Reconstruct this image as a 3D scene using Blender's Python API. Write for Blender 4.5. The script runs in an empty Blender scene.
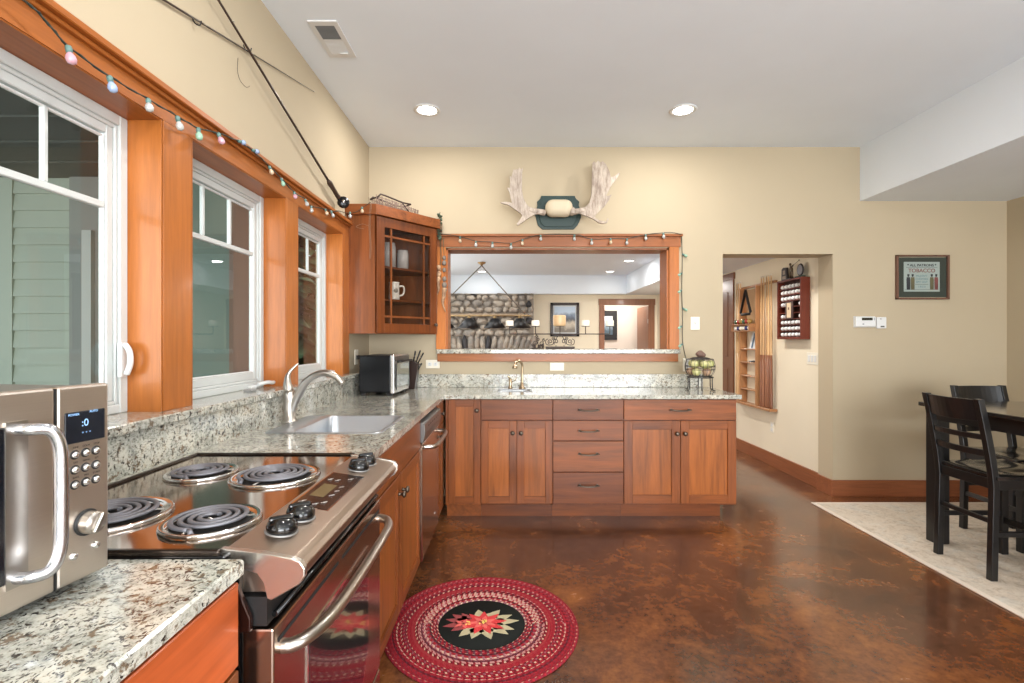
import bpy, bmesh, math, random
from math import sin, cos, pi, radians as R
from mathutils import Vector as V, Matrix as M4, noise

C = bpy.context.scene.collection
sc = bpy.context.scene
# ------------------------------------------------------------ camera, world, exposure
FPX = 495.0; HC = 1.308
cam = bpy.data.objects.new('camera', bpy.data.cameras.new('camera'))
C.objects.link(cam)
cam.location = (0, 0, HC); cam.rotation_euler = (R(90), 0, 0)
cam.data.sensor_width = 36; cam.data.lens = 36 * FPX / 1024
cam.data.shift_x = 1 / 1024; cam.data.shift_y = -1.5 / 1024
cam.data.clip_start = 0.02
sc.camera = cam
w = bpy.data.worlds.new('world'); sc.world = w; w.use_nodes = True
bg = w.node_tree.nodes['Background']
bg.inputs[0].default_value = (0.80, 0.89, 1.0, 1); bg.inputs[1].default_value = 2.0
sc.view_settings.view_transform = 'Standard'; sc.view_settings.look = 'None'
sc.view_settings.exposure = 0.1; sc.view_settings.gamma = 1
sc.view_settings.use_curve_mapping = False
sc.cycles.max_bounces = 9; sc.cycles.diffuse_bounces = 5; sc.cycles.glossy_bounces = 5
sc.cycles.transparent_max_bounces = 12; sc.cycles.transmission_bounces = 6
sc.cycles.use_denoising = True
sc.cycles.sample_clamp_indirect = 6
sc.cycles.caustics_reflective = False; sc.cycles.caustics_refractive = False

def area(name, loc, rot, sx, sy, power, col=(1, 1, 1), shape='RECTANGLE', parent=None):
    l = bpy.data.lights.new(name, 'AREA'); l.shape = shape; l.size = sx
    if shape in ('RECTANGLE', 'ELLIPSE'): l.size_y = sy
    l.energy = power; l.color = col
    o = bpy.data.objects.new(name, l); C.objects.link(o)
    o.location = loc; o.rotation_euler = rot
    if parent: o.parent = parent
    return o
# unseen fill lamps added behind the camera, set outside invented wall openings
area('fill_rear_opening', (1.6, -4.5, 1.45), (R(102), 0, 0), 3.9, 2.2, 420, (0.96, 0.98, 1.0))
area('fill_side_opening', (4.42, -1.6, 1.45), (R(102), 0, R(90)), 2.9, 2.1, 110, (0.96, 0.98, 1.0))
# area lamp added outside the kitchen windows to brighten the siding like sky light
area('fill_yard', (-3.4, -2.6, 1.7), (R(86), 0, 0), 3.4, 2.6, 230, (0.94, 0.98, 1.0))
area('fill_games_room', (-1.47, 7.0, 1.3), (R(96), 0, R(-90)), 2.8, 1.6, 38, (1.0, 0.98, 0.95))  # lamp added to brighten the games room from an invented side opening
CAN_W = 12.0; CAN_COL = (1.0, 0.965, 0.92)

# ------------------------------------------------------------ materials
MATS = {}
def S(r, g, b):
    f = lambda c: (c / 12.92 if c <= .04045 else ((c + .055) / 1.055) ** 2.4)
    return (f(r / 255), f(g / 255), f(b / 255), 1)
def mat(name, col=(.8, .8, .8, 1), rough=.5, metal=0, coat=0, emis=None, estr=0, ior=None, spec=None):
    m = bpy.data.materials.new(name); m.use_nodes = True
    p = m.node_tree.nodes['Principled BSDF']
    p.inputs['Base Color'].default_value = col; p.inputs['Roughness'].default_value = rough
    p.inputs['Metallic'].default_value = metal; p.inputs['Coat Weight'].default_value = coat
    p.inputs['Coat Roughness'].default_value = .12
    if spec is not None: p.inputs['Specular IOR Level'].default_value = spec
    if emis: p.inputs['Emission Color'].default_value = emis; p.inputs['Emission Strength'].default_value = estr
    MATS[name] = m
    return m
class NT:
    def __init__(s, m):
        s.t = m.node_tree; s.p = s.t.nodes['Principled BSDF']
    def n(s, kind, **kw):
        x = s.t.nodes.new('ShaderNode' + kind)
        for k, v in kw.items():
            if k.startswith('i_'):
                key = k[2:]; key = int(key) if key.isdigit() else key.replace('_', ' ')
                x.inputs[key].default_value = v
            else: setattr(x, k, v)
        return x
    def l(s, a, b): s.t.links.new(a, b)
    def coord(s, scale=(1, 1, 1), kind='Object', rnd=False):
        tc = s.n('TexCoord'); mp = s.n('Mapping'); mp.inputs['Scale'].default_value = scale
        if rnd:
            oi = s.n('ObjectInfo'); mu = s.n('Math', operation='MULTIPLY', i_1=37.0)
            s.l(oi.outputs['Random'], mu.inputs[0]); add = s.n('VectorMath', operation='ADD')
            s.l(tc.outputs[kind], add.inputs[0]); s.l(mu.outputs[0], add.inputs[1]); s.l(add.outputs[0], mp.inputs[0])
        else: s.l(tc.outputs[kind], mp.inputs[0])
        return mp.outputs[0]
    def ramp(s, fac, stops, interp='LINEAR'):
        r = s.n('ValToRGB'); r.color_ramp.interpolation = interp
        e = r.color_ramp.elements
        while len(e) < len(stops): e.new(.5)
        for i, (pos, c) in enumerate(stops): e[i].position = pos; e[i].color = c
        s.l(fac, r.inputs[0]); return r.outputs[0]
    def noise(s, vec, scale, detail=4, rough=.55, dist=0):
        x = s.n('TexNoise', i_Scale=scale, i_Detail=detail, i_Roughness=rough, i_Distortion=dist)
        s.l(vec, x.inputs['Vector']); return x.outputs[0]
    def mix(s, fac, a, b, mode='MIX'):
        x = s.n('MixRGB', blend_type=mode)
        for i, v in enumerate((fac, a, b)):
            if hasattr(v, 'links'): s.l(v, x.inputs[i])
            else: x.inputs[i].default_value = v
        return x.outputs[0]
    def bump(s, h, strength=.2, dist=.01):
        b = s.n('Bump', i_Strength=strength, i_Distance=dist); s.l(h, b.inputs['Height']); s.l(b.outputs[0], s.p.inputs['Normal'])
def shade(c, k): return (min(1, c[0] * k), min(1, c[1] * k), min(1, c[2] * k), 1)

def wood(name, base, axis='z', contrast=.8, rough=.36, coat=.10, scale=1.0):
    m = mat(name, base, rough, 0, coat, spec=.3); t = NT(m)
    a = 1.1 * scale; b = 16 * scale
    sc3 = {'x': (a, b, b), 'y': (b, a, b), 'z': (b, b, a)}[axis]
    v = t.coord(sc3, rnd=True)
    n1 = t.noise(v, 1.0, 5, .6, 1.2); n2 = t.noise(v, 5.0, 3, .6)
    c = t.ramp(n1, [(.30, shade(base, 1 - contrast * .62)), (.5, base), (.70, shade(base, 1 + contrast * .5))])
    c = t.mix(.25, c, t.ramp(n2, [(.35, shade(base, .6)), (.65, shade(base, 1.3))]))
    oi = t.n('ObjectInfo'); tone = t.ramp(oi.outputs['Random'], [(0, (.74, .69, .66, 1)), (.5, (1, 1, 1, 1)), (1, (1.2, 1.22, 1.2, 1))])
    c = t.mix(1, c, tone, 'MULTIPLY'); t.l(c, t.p.inputs['Base Color'])
    t.bump(n2, .05, .002)
    return m
CH = S(122, 66, 30); CHP = S(142, 80, 36)
WP_ = wood('cherry_panel', CHP, 'z'); WZ = wood('cherry_vertical', CH, 'z'); WX = wood('cherry_across', CH, 'x'); WY = wood('cherry_lengthwise', CH, 'y')
FIRZ = wood('fir_trim_vertical', S(176, 104, 46), 'z', .3); FIRY = wood('fir_trim_lengthwise', S(176, 104, 46), 'y', .3)
FIRX = wood('fir_trim_across', S(148, 88, 46), 'x', .3)
BSZ = wood('base_trim_x', S(146, 88, 56), 'x', .35); BSY = wood('base_trim_y', S(146, 88, 56), 'y', .35)
CUEW = wood('cue_maple', S(214, 176, 130), 'z', .2); CUEB = wood('cue_butt', S(140, 92, 66), 'z', .3)
RACKW = wood('rack_wood', S(172, 124, 84), 'z', .3); MAHO = wood('case_mahogany', S(112, 50, 34), 'z', .4)
DOORW = wood('door_wood', S(124, 82, 58), 'z', .3)

def plaster(name, col, bumpy=.04):
    m = mat(name, col, .85, spec=.25); t = NT(m); v = t.coord((1, 1, 1))
    n = t.noise(v, 1.3, 3); c = t.ramp(n, [(.3, shade(col, .975)), (.7, shade(col, 1.02))])
    t.l(c, t.p.inputs['Base Color']); t.bump(t.noise(v, 160, 3), bumpy, .004); return m
WALL = plaster('wall_paint', S(181, 167, 142)); CEIL = plaster('ceiling_paint', S(230, 238, 246))
WALL2 = plaster('hall_paint', S(228, 217, 194)); HALLW = plaster('pale_paint', S(226, 214, 202))

def granite(name, base, k=1.0):
    m = mat(name, base, .12, 0, .4); t = NT(m); v = t.coord((1, 1, 1))
    big = t.noise(v, 14 * k, 5, .65, .6); mid = t.noise(v, 48 * k, 4, .7, .4); fine = t.noise(v, 130 * k, 3, .7)
    c = t.ramp(big, [(.32, S(126, 128, 122)), (.46, base), (.6, S(204, 200, 186)), (.74, S(178, 162, 136))])
    c = t.mix(t.ramp(fine, [(.46, (0, 0, 0, 1)), (.62, (.6, .6, .6, 1))]), c, S(204, 203, 193))
    c = t.mix(t.ramp(fine, [(.36, (.8, .8, .8, 1)), (.43, (0, 0, 0, 1))]), c, S(112, 108, 98))
    c = t.mix(t.ramp(mid, [(.57, (0, 0, 0, 1)), (.62, (.9, .9, .9, 1))]), c, S(104, 84, 62))
    vo = t.n('TexVoronoi', i_Scale=62 * k); dv = t.mix(.12, v, t.n('TexNoise', i_Scale=40).outputs[1], 'ADD'); t.l(dv, vo.inputs['Vector'])
    spots = t.ramp(vo.outputs['Distance'], [(.22, (1, 1, 1, 1)), (.34, (0, 0, 0, 1))])
    gate = t.ramp(t.noise(v, 21 * k, 3), [(.40, (0, 0, 0, 1)), (.47, (1, 1, 1, 1))])
    c = t.mix(t.mix(1, spots, gate, 'MULTIPLY'), c, S(46, 44, 42))
    m2 = t.noise(t.coord((1.1, 1.3, 1.2)), 70 * k, 3, .7, .3)
    c = t.mix(t.ramp(m2, [(.585, (0, 0, 0, 1)), (.62, (1, 1, 1, 1))]), c, S(58, 54, 50))
    t.l(c, t.p.inputs['Base Color']); return m
GR = granite('granite_top', S(162, 163, 152), .84)

def concrete():
    m = mat('stained_concrete', S(110, 62, 36), .17, 0, .35); t = NT(m); v = t.coord((1, 1, 1))
    n1 = t.noise(v, 1.3, 7, .66, .25); n2 = t.noise(v, 5.5, 6, .7, .3); n3 = t.noise(v, 30, 4, .7)
    c = t.ramp(n1, [(.36, S(44, 28, 22)), (.47, S(78, 46, 30)), (.56, S(120, 70, 34)), (.66, S(164, 100, 46))])
    c = t.mix(.5, c, t.ramp(n2, [(.34, S(38, 25, 21)), (.5, S(84, 50, 33)), (.66, S(146, 90, 48))]))
    c = t.mix(.22, c, t.ramp(n3, [(.35, S(50, 30, 24)), (.65, S(150, 96, 62))]))
    t.l(c, t.p.inputs['Base Color'])
    rr = t.ramp(n2, [(.3, (.13, .13, .13, 1)), (.7, (.28, .28, .28, 1))]); t.l(rr, t.p.inputs['Roughness'])
    t.bump(n3, .05, .003); return m
CONC = concrete()
def brushed(name, col, rough, axis):
    m = mat(name, col, rough, 1); t = NT(m)
    s3 = {'x': (4, 700, 700), 'y': (700, 4, 700), 'z': (700, 700, 4)}[axis]
    n = t.noise(t.coord(s3), 1, 2); t.l(t.ramp(n, [(.3, (rough * .92,) * 3 + (1,)), (.7, (rough * 1.08,) * 3 + (1,))]), t.p.inputs['Roughness'])
    t.l(t.ramp(n, [(.3, shade(col, .97)), (.7, shade(col, 1.02))]), t.p.inputs['Base Color']); return m
STEEL = brushed('brushed_steel', S(214, 204, 194), .36, 'y'); STEELP = brushed('brushed_steel_panel', S(172, 156, 142), .34, 'y'); STEELW = brushed('brushed_steel_door', S(190, 168, 152), .2, 'z')
CHROME = mat('chrome', S(225, 225, 226), .08, 1); SATIN = mat('satin_nickel', S(190, 184, 176), .28, 1)
COOK = mat('cooktop_metal', S(176, 160, 146), .10, 1)
BLACK = mat('black_enamel', S(11, 11, 12), .14, 0, .2); BLKM = mat('black_matte', S(24, 23, 23), .5)
COIL = mat('coil_iron', S(120, 120, 126), .45, .5); PEWTER = mat('pewter', S(96, 86, 76), .38, .9)
WHITE = mat('white_vinyl', S(196, 200, 198), .4); PLATE = mat('ivory_plate', S(228, 222, 206), .4)
WTRIM = mat('white_enamel', S(214, 215, 214), .4)
PIT = mat('dark_gap', S(16, 13, 11), .8)
BLKW = mat('black_painted_wood', S(20, 19, 20), .34, 0, .1)
GREENP = mat('green_plaque', S(24, 52, 48), .45); 
BONE = mat('antler_bone', S(206, 192, 174), .6); t = NT(BONE); v = t.coord((6, 6, 1.5))
t.l(t.ramp(t.noise(v, 6, 5, .7), [(.35, S(140, 124, 112)), (.52, S(176, 162, 148)), (.7, S(200, 188, 172))]), t.p.inputs['Base Color']); t.bump(t.noise(v, 14, 4), .3, .004)
SKULL = mat('skull_cloth', S(200, 186, 160), .7)
def glass(name, tint=(1, 1, 1, 1), refl=1.0, rough=.0, dirt=0):
    m = bpy.data.materials.new(name); m.use_nodes = True; nt = m.node_tree; nt.nodes.remove(nt.nodes['Principled BSDF'])
    tr = nt.nodes.new('ShaderNodeBsdfTransparent'); tr.inputs[0].default_value = tint
    gl = nt.nodes.new('ShaderNodeBsdfGlossy'); gl.inputs['Roughness'].default_value = rough; gl.inputs[0].default_value = (refl, refl, refl, 1)
    fr = nt.nodes.new('ShaderNodeFresnel'); fr.inputs[0].default_value = 1.45
    mx = nt.nodes.new('ShaderNodeMixShader'); L = nt.links.new
    ge = nt.nodes.new('ShaderNodeNewGeometry'); iv = nt.nodes.new('ShaderNodeMath'); iv.operation = 'SUBTRACT'; iv.inputs[0].default_value = 1; L(ge.outputs['Backfacing'], iv.inputs[1])
    mu = nt.nodes.new('ShaderNodeMath'); mu.operation = 'MULTIPLY'; L(fr.outputs[0], mu.inputs[0]); L(iv.outputs[0], mu.inputs[1])
    L(mu.outputs[0], mx.inputs[0]); L(tr.outputs[0], mx.inputs[1]); L(gl.outputs[0], mx.inputs[2])
    last = mx.outputs[0]
    L(last, nt.nodes['Material Output'].inputs[0]); MATS[name] = m; return m
GLASS = glass('window_glass', (.93, .96, .94, 1)); CGLASS = glass('cabinet_glass', (.82, .80, .78, 1), rough=.05)
SCREEN = glass('insect_screen', (.60, .62, .60, 1), .5, .3)
FOOT = mat('amber_glass', S(206, 172, 130), .3)
LENS = mat('lamp_lens', S(255, 250, 240), .5, emis=(1, .95, .86, 1), estr=14)
DIMLENS = mat('lamp_lens_far', S(255, 250, 240), .5, emis=(1, .96, .9, 1), estr=6)

# ------------------------------------------------------------ mesh helpers
class MB:
    """collects shapes in world (or local) coordinates, then links them as ONE mesh object"""
    def __init__(s): s.bm = bmesh.new(); s.mi = 0
    def _n(s, n0):
        s.bm.faces.ensure_lookup_table()
        for f in s.bm.faces[n0:]: f.material_index = s.mi
    def box(s, x0, x1, y0, y1, z0, z1, bev=0, rot=None, seg=1):
        n0 = len(s.bm.faces); t = bmesh.new()
        bmesh.ops.create_cube(t, size=1)
        c = V(((x0 + x1) / 2, (y0 + y1) / 2, (z0 + z1) / 2))
        for v in t.verts: v.co = V((v.co.x * abs(x1 - x0), v.co.y * abs(y1 - y0), v.co.z * abs(z1 - z0)))
        if bev: bmesh.ops.bevel(t, geom=list(t.edges), offset=min(bev, .49 * min(abs(x1 - x0), abs(y1 - y0), abs(z1 - z0))), segments=seg, affect='EDGES', profile=.5)
        for v in t.verts:
            if rot: v.co = rot @ v.co
            v.co += c
        s._join(t); s._n(n0); return s
    def _join(s, t, smooth=False):
        mp = {}
        for v in t.verts: mp[v] = s.bm.verts.new(v.co)
        for f in t.faces:
            try: nf = s.bm.faces.new([mp[v] for v in f.verts]); nf.smooth = smooth or f.smooth
            except ValueError: pass
        t.free()
    def tube(s, pts, r, seg=10, caps=True, closed=False, flat=1.0):
        n0 = len(s.bm.faces); pts = [V(p) for p in pts]; n = len(pts)
        rr = r if isinstance(r, (list, tuple)) else [r] * n
        rings = []; up = None
        for i, p in enumerate(pts):
            a = pts[(i - 1) % n] if (i or closed) else p; b = pts[(i + 1) % n] if (i < n - 1 or closed) else p
            d = (b - a)
            d = d.normalized() if d.length > 1e-9 else V((0, 0, 1))
            if up is None: up = V((0, 0, 1)) if abs(d.z) < .9 else V((1, 0, 0))
            u = up - d * up.dot(d)
            if u.length < 1e-4: u = d.orthogonal()
            u.normalize(); w_ = d.cross(u); up = u
            rings.append([s.bm.verts.new(p + (u * cos(2 * pi * k / seg) * flat + w_ * sin(2 * pi * k / seg)) * rr[i]) for k in range(seg)])
        m = n if closed else n - 1
        for i in range(m):
            A, B = rings[i], rings[(i + 1) % n]
            for k in range(seg):
                f = s.bm.faces.new((A[k], A[(k + 1) % seg], B[(k + 1) % seg], B[k])); f.smooth = True
        if caps and not closed:
            s.bm.faces.new(rings[0][::-1]); s.bm.faces.new(rings[-1])
        s._n(n0); return s
    def lathe(s, prof, c, seg=24, axis=None, caps=False):
        """prof: (radius, height) pairs about z through c; axis matrix optional"""
        n0 = len(s.bm.faces); rings = []; c = V(c)
        for (r, z) in prof:
            if r < 1e-6: rings.append([s._t(V((0, 0, z)), axis, c)])
            else: rings.append([s._t(V((r * cos(2 * pi * k / seg), r * sin(2 * pi * k / seg), z)), axis, c) for k in range(seg)])
        for A, B in zip(rings, rings[1:]):
            for k in range(seg):
                k2 = (k + 1) % seg
                try:
                    if len(A) == 1 and len(B) == 1: continue
                    if len(A) == 1: f = s.bm.faces.new((A[0], B[k2], B[k]))
                    elif len(B) == 1: f = s.bm.faces.new((A[k], A[k2], B[0]))
                    else: f = s.bm.faces.new((A[k], A[k2], B[k2], B[k]))
                    f.smooth = True
                except ValueError: pass
        if caps:
            if len(rings[0]) > 1: s.bm.faces.new(rings[0][::-1])
            if len(rings[-1]) > 1: s.bm.faces.new(rings[-1])
        s._n(n0); return s
    def _t(s, v, axis, c): return s.bm.verts.new((axis @ v if axis else v) + c)
    def prism(s, poly, d0, d1, axis='y', bend=None, bev=0):
        """2D polygon extruded: axis y -> (x,z) poly; x -> (y,z); z -> (x,y)"""
        n0 = len(s.bm.faces)
        f3 = {'y': lambda a, b, d: V((a, d, b)), 'x': lambda a, b, d: V((d, a, b)), 'z': lambda a, b, d: V((a, b, d))}[axis]
        t = bmesh.new()
        A = [t.verts.new(f3(a, b, d0)) for a, b in poly]; B = [t.verts.new(f3(a, b, d1)) for a, b in poly]
        n = len(poly)
        fa = t.faces.new(A); fb = t.faces.new(B[::-1])
        for k in range(n): t.faces.new((A[(k + 1) % n], A[k], B[k], B[(k + 1) % n]))
        if bev: bmesh.ops.bevel(t, geom=[e for e in t.edges], offset=bev, segments=2, affect='EDGES', profile=.5)
        bmesh.ops.triangulate(t, faces=[f for f in t.faces if len(f.verts) > 4])
        if bend:
            for v in t.verts: v.co = bend(v.co)
        bmesh.ops.recalc_face_normals(t, faces=t.faces)
        s._join(t); s._n(n0); return s
    def ball(s, c, r, sx=1, sy=1, sz=1, u=12, v=8, rot=None, jit=0, seed=0):
        n0 = len(s.bm.faces); t = bmesh.new(); bmesh.ops.create_uvsphere(t, u_segments=u, v_segments=v, radius=r)
        rnd = random.Random(seed)
        for p in t.verts:
            if jit: p.co *= 1 + jit * noise.noise(p.co / r * 1.3 + V((seed * 7.3, seed * 1.7, 0)))
            p.co = V((p.co.x * sx, p.co.y * sy, p.co.z * sz))
            if rot: p.co = rot @ p.co
            p.co += V(c)
        s._join(t, True); s._n(n0); return s
    def build(s, name, material, parent=None, label=None, local=False, bev=0, smooth=False):
        me = bpy.data.meshes.new(name)
        off = V((0, 0, 0))
        if parent is not None and not local:
            p = parent
            while p is not None: off += p.location; p = p.parent
        own = V((0, 0, 0))
        if parent is None and s.bm.verts:
            xs = [v.co for v in s.bm.verts]
            own = V(((min(v.x for v in xs) + max(v.x for v in xs)) / 2, (min(v.y for v in xs) + max(v.y for v in xs)) / 2, min(v.z for v in xs)))
            if local: own = V((0, 0, 0))
        for v in s.bm.verts: v.co -= off + own
        bmesh.ops.recalc_face_normals(s.bm, faces=s.bm.faces)
        s.bm.to_mesh(me); s.bm.free()
        for m in (material if isinstance(material, (list, tuple)) else [material]): me.materials.append(m)
        o = bpy.data.objects.new(name, me); C.objects.link(o)
        if parent is not None: o.parent = parent
        else: o.location = own
        if label: o['label'] = label
        if smooth:
            for p in me.polygons: p.use_smooth = True
        if bev:
            md = o.modifiers.new('edge', 'BEVEL'); md.width = bev; md.segments = 2; md.limit_method = 'ANGLE'; md.angle_limit = R(50)
        return o
def tag(o, label, cat, group=None):
    o['label'] = label; o['category'] = cat
    if group: o['group'] = group
    return o
def thing(name, label, cat, loc=(0, 0, 0), rz=0, group=None):
    o = bpy.data.objects.new(name, None); C.objects.link(o); o.location = loc; o.rotation_euler = (0, 0, rz)
    o.empty_display_size = .05
    return tag(o, label, cat, group)
def struct(o): o['kind'] = 'structure'; return o
def sroot(name, loc=(0, 0, 0)):
    o = bpy.data.objects.new(name, None); C.objects.link(o); o.location = loc; o['kind'] = 'structure'; return o
def dup(root, loc=None, rz=None, label=None, group=None, rot=None):
    r = root.copy(); C.objects.link(r)
    for k, v in (('label', label), ('group', group)):
        if v: r[k] = v
    if loc is not None: r.location = loc
    if rz is not None: r.rotation_euler = (0, 0, rz)
    if rot is not None: r.rotation_euler = rot
    for ch in root.children:
        c = ch.copy(); C.objects.link(c); c.parent = r
        for g in ch.children:
            d = g.copy(); C.objects.link(d); d.parent = c
    return r
def smoothpath(pts, n=6, closed=False):
    pts = [V(p) for p in pts]; out = []; N = len(pts)
    rng = range(N) if closed else range(N - 1)
    for i in rng:
        g = (lambda k: pts[k % N]) if closed else (lambda k: pts[max(0, min(N - 1, k))])
        p0, p1, p2, p3 = g(i - 1), g(i), g(i + 1), g(i + 2)
        for k in range(n):
            t = k / n
            out.append(.5 * ((2 * p1) + (p2 - p0) * t + (2 * p0 - 5 * p1 + 4 * p2 - p3) * t * t + (3 * p1 - p0 - 3 * p2 + p3) * t ** 3))
    if not closed: out.append(pts[-1])
    return out
def text(name, body, parent, loc, rot, size, material, align='CENTER', ext=.0004, bold=0, sx=1):
    cu = bpy.data.curves.new(name, 'FONT'); cu.body = body; cu.size = size; cu.align_x = align; cu.align_y = 'CENTER'
    cu.extrude = ext; cu.offset = bold; cu.materials.append(material)
    o = bpy.data.objects.new(name, cu); C.objects.link(o)
    if parent: o.parent = parent
    off = V((0, 0, 0)); p = parent
    while p is not None: off += p.location; p = p.parent
    o.location = V(loc) - off; o.rotation_euler = rot; o.scale = (sx, 1, 1)
    return o
BK = 4.15            # plane of the back wall
LW = -1.19           # plane of the left wall
def at(x, y, Y): return V(((x - 511) / FPX * Y, Y, HC + (340 - y) / FPX * Y))   # a point measured at distance Y
# ------------------------------------------------------------ large structure
XO_ = -1.5; ZC = 2.926; ZC2 = 2.485; YB = 4.345; YF = 9.2
m = MB(); m.box(XO_, 4.16, -4.6, 12.2, -.1, 0); struct(m.build('floor', CONC))
m = MB(); m.box(-1.5, 4.6, -4.6, YB, ZC, ZC + .12); struct(m.build('ceiling', CEIL))
m = MB(); m.box(XO_, 3.2, YB, YF + 3, ZC2, ZC2 + .1); struct(m.build('ceiling_games_room', CEIL))
# left wall with its three window openings
WIN = [(.908, 1.665), (1.821, 2.578), (2.727, 3.448)]
WZ0, WZ1 = 1.037, 2.05; XO = -1.36
m = MB()
ys = [-4.6] + [v for p in WIN for v in p] + [YB]
m.box(XO, LW, -4.6, YB, 0, WZ0); m.box(XO, LW, -4.6, YB, WZ1, ZC)
for a, b in ((ys[0], ys[1]), (ys[2], ys[3]), (ys[4], ys[5]), (ys[6], ys[7])): m.box(XO, LW, a, b, WZ0, WZ1)
struct(m.build('wall_left', WALL))
# back wall: pass-through opening and hall opening
PX0, PX1, PZ0, PZ1 = -.545, 1.321, 1.196, 2.079; HX0, HX1, HZ = 1.775, 2.697, 2.029
m = MB(); m.box(XO, PX0, BK, YB, 0, ZC); m.box(PX0, PX1, BK, YB, 0, PZ0); m.box(PX0, PX1, BK, YB, PZ1, ZC)
m.box(PX1, HX0, BK, YB, 0, ZC); m.box(HX0, HX1, BK, YB, HZ, ZC); m.box(HX1, 4.157, BK, YB, 0, ZC)
struct(m.build('wall_back', WALL))
# right wall with an opening added behind the camera for the side fill lamp
m = MB(); m.box(4.157, 4.3, -4.6, -3.1, 0, ZC); m.box(4.157, 4.3, -.1, YB, 0, ZC)
m.box(4.157, 4.3, -3.1, -.1, 0, .4); m.box(4.157, 4.3, -3.1, -.1, 2.6, ZC); struct(m.build('wall_right', WALL))
m = MB(); m.box(XO, -.4, -4.3, -4.15, 0, ZC); m.box(3.6, 4.16, -4.3, -4.15, 0, ZC); m.box(-.4, 3.6, -4.3, -4.15, 2.6, ZC); m.box(-.4, 3.6, -4.3, -4.15, 0, .35)
struct(m.build('wall_rear', WALL))  # the rear opening is added to let the fill lamp in
# lowered ceiling over the dining side
m = MB(); m.box(2.925, 4.157, -4.15, BK, 2.473, ZC); struct(m.build('ceiling_lowered_side', CEIL))
# games room beyond the wall
m = MB(); m.box(XO_, 1.66, YF, YF + .12, 0, ZC2); m.box(2.63, 3.2, YF, YF + .12, 0, ZC2); m.box(1.66, 2.63, YF, YF + .12, 1.98, ZC2)
struct(m.build('wall_far', WALL2))
m = MB()
for b in ((YB, 5.5, 0, ZC2), (8.5, YF, 0, ZC2), (5.5, 8.5, 0, .45), (5.5, 8.5, 2.15, ZC2)): m.box(-1.5, -1.44, *b)
struct(m.build('wall_games_room_left', WALL2))  # gap in this unseen wall is added for the games room fill lamp
m = MB(); m.box(XO, 4.157, -4.15, -.9, 0, .012); struct(m.build('floor_bounce_pale', mat('bounce_pale', S(206, 200, 188), .95)))  # pale slab added out of view to bounce light onto the ceiling
m = MB(); m.box(2.72, 2.85, YB, 6.75, 0, ZC2); m.box(2.72, 2.85, 6.75, YF, 0, ZC2); struct(m.build('wall_hall_right', WALL2))
m = MB(); m.box(-1.44, 2.1, 9.02, YF, 2.15, ZC2); m.box(2.1, 2.72, YB, YF, 2.15, ZC2); struct(m.build('ceiling_lowered_far', CEIL))
m = MB(); m.box(1.0, 3.4, 10.65, 10.75, 0, 2.6); m.box(1.0, 3.4, YF + .12, 10.65, 2.5, 2.6); m.box(3.3, 3.4, YF + .12, 10.65, 0, 2.5); m.box(.95, 1.05, YF + .12, 10.65, 0, 2.5)
struct(m.build('wall_far_hallway', HALLW))
# trim of the pass-through
m = MB(); m.box(-.625, PX0, 4.128, BK, 1.231, 2.085); struct(m.build('trim_1', FIRZ, bev=.002))
m = MB(); m.box(PX1, 1.402, 4.128, BK, 1.231, 2.085); struct(m.build('trim_2', FIRZ, bev=.002))
m = MB(); m.box(-.64, 1.415, 4.125, BK, 2.085, 2.17); m.box(-.65, 1.428, 4.105, BK, 2.17, 2.19); struct(m.build('trim_3', FIRX, bev=.002))
m = MB(); m.box(-.615, 1.395, 4.128, BK, 1.128, 1.196); struct(m.build('trim_4', FIRX, bev=.002))
m = MB(); m.box(PX0, PX0 + .015, BK, YB, 1.231, PZ1); m.box(PX1 - .015, PX1, BK, YB, 1.231, PZ1); struct(m.build('trim_5', FIRZ))
m = MB(); m.box(PX0, PX1, BK, YB, PZ1 - .015, PZ1); struct(m.build('trim_6', FIRX))
m = MB(); m.box(PX0, PX1, BK - .01, 4.50, 1.196, 1.231, .004); m.box(-.615, 1.40, 4.085, BK - .01, 1.196, 1.231, .004)
struct(m.build('trim_sill_pass_through', GR))
# baseboards
m = MB(); m.box(HX1, 4.157, 4.132, BK, 0, .135); m.box(HX1 - .018, HX1, 4.132, YB, 0, .135); struct(m.build('baseboard_back', BSZ, bev=.002))
m = MB(); m.box(2.70, 2.72, YB, 5.97, 0, .135); struct(m.build('baseboard_hall', BSY, bev=.002))
m = MB(); m.box(4.139, 4.157, -4, 4.132, 0, .135); struct(m.build('baseboard_right', BSY, bev=.002))
m = MB(); m.box(.43, 1.62, YF - .018, YF, 0, .135); struct(m.build('baseboard_far', BSZ))

# window trim along the left wall
m = MB(); m.box(LW, -1.172, .6, 3.60, 2.05, 2.122); m.box(LW, -1.158, .58, 3.61, 2.122, 2.135, .002); m.box(LW, -1.14, .57, 3.62, 2.135, 2.157, .003)

struct(m.build('trim_head_casing', FIRY))
for i, (a, b) in enumerate(((1.665, 1.821), (2.578, 2.727), (3.448, 3.59), (.75, .908))):
    m = MB(); m.box(LW, -1.172, a + .004, b - .004, 1.067, 2.05); m.box(LW, -1.178, a, b, 1.067, 2.05); struct(m.build('trim_%d' % (7 + i), FIRZ, bev=.0015))
m = MB(); m.box(-1.30, -1.105, .55, 3.61, 1.037, 1.067, .004); struct(m.build('trim_granite_sill', GR))
m = MB(); m.box(-1.19, -1.105, -.5, .55, 1.037, 1.067, .004); struct(m.build('trim_granite_sill', GR))

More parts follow.
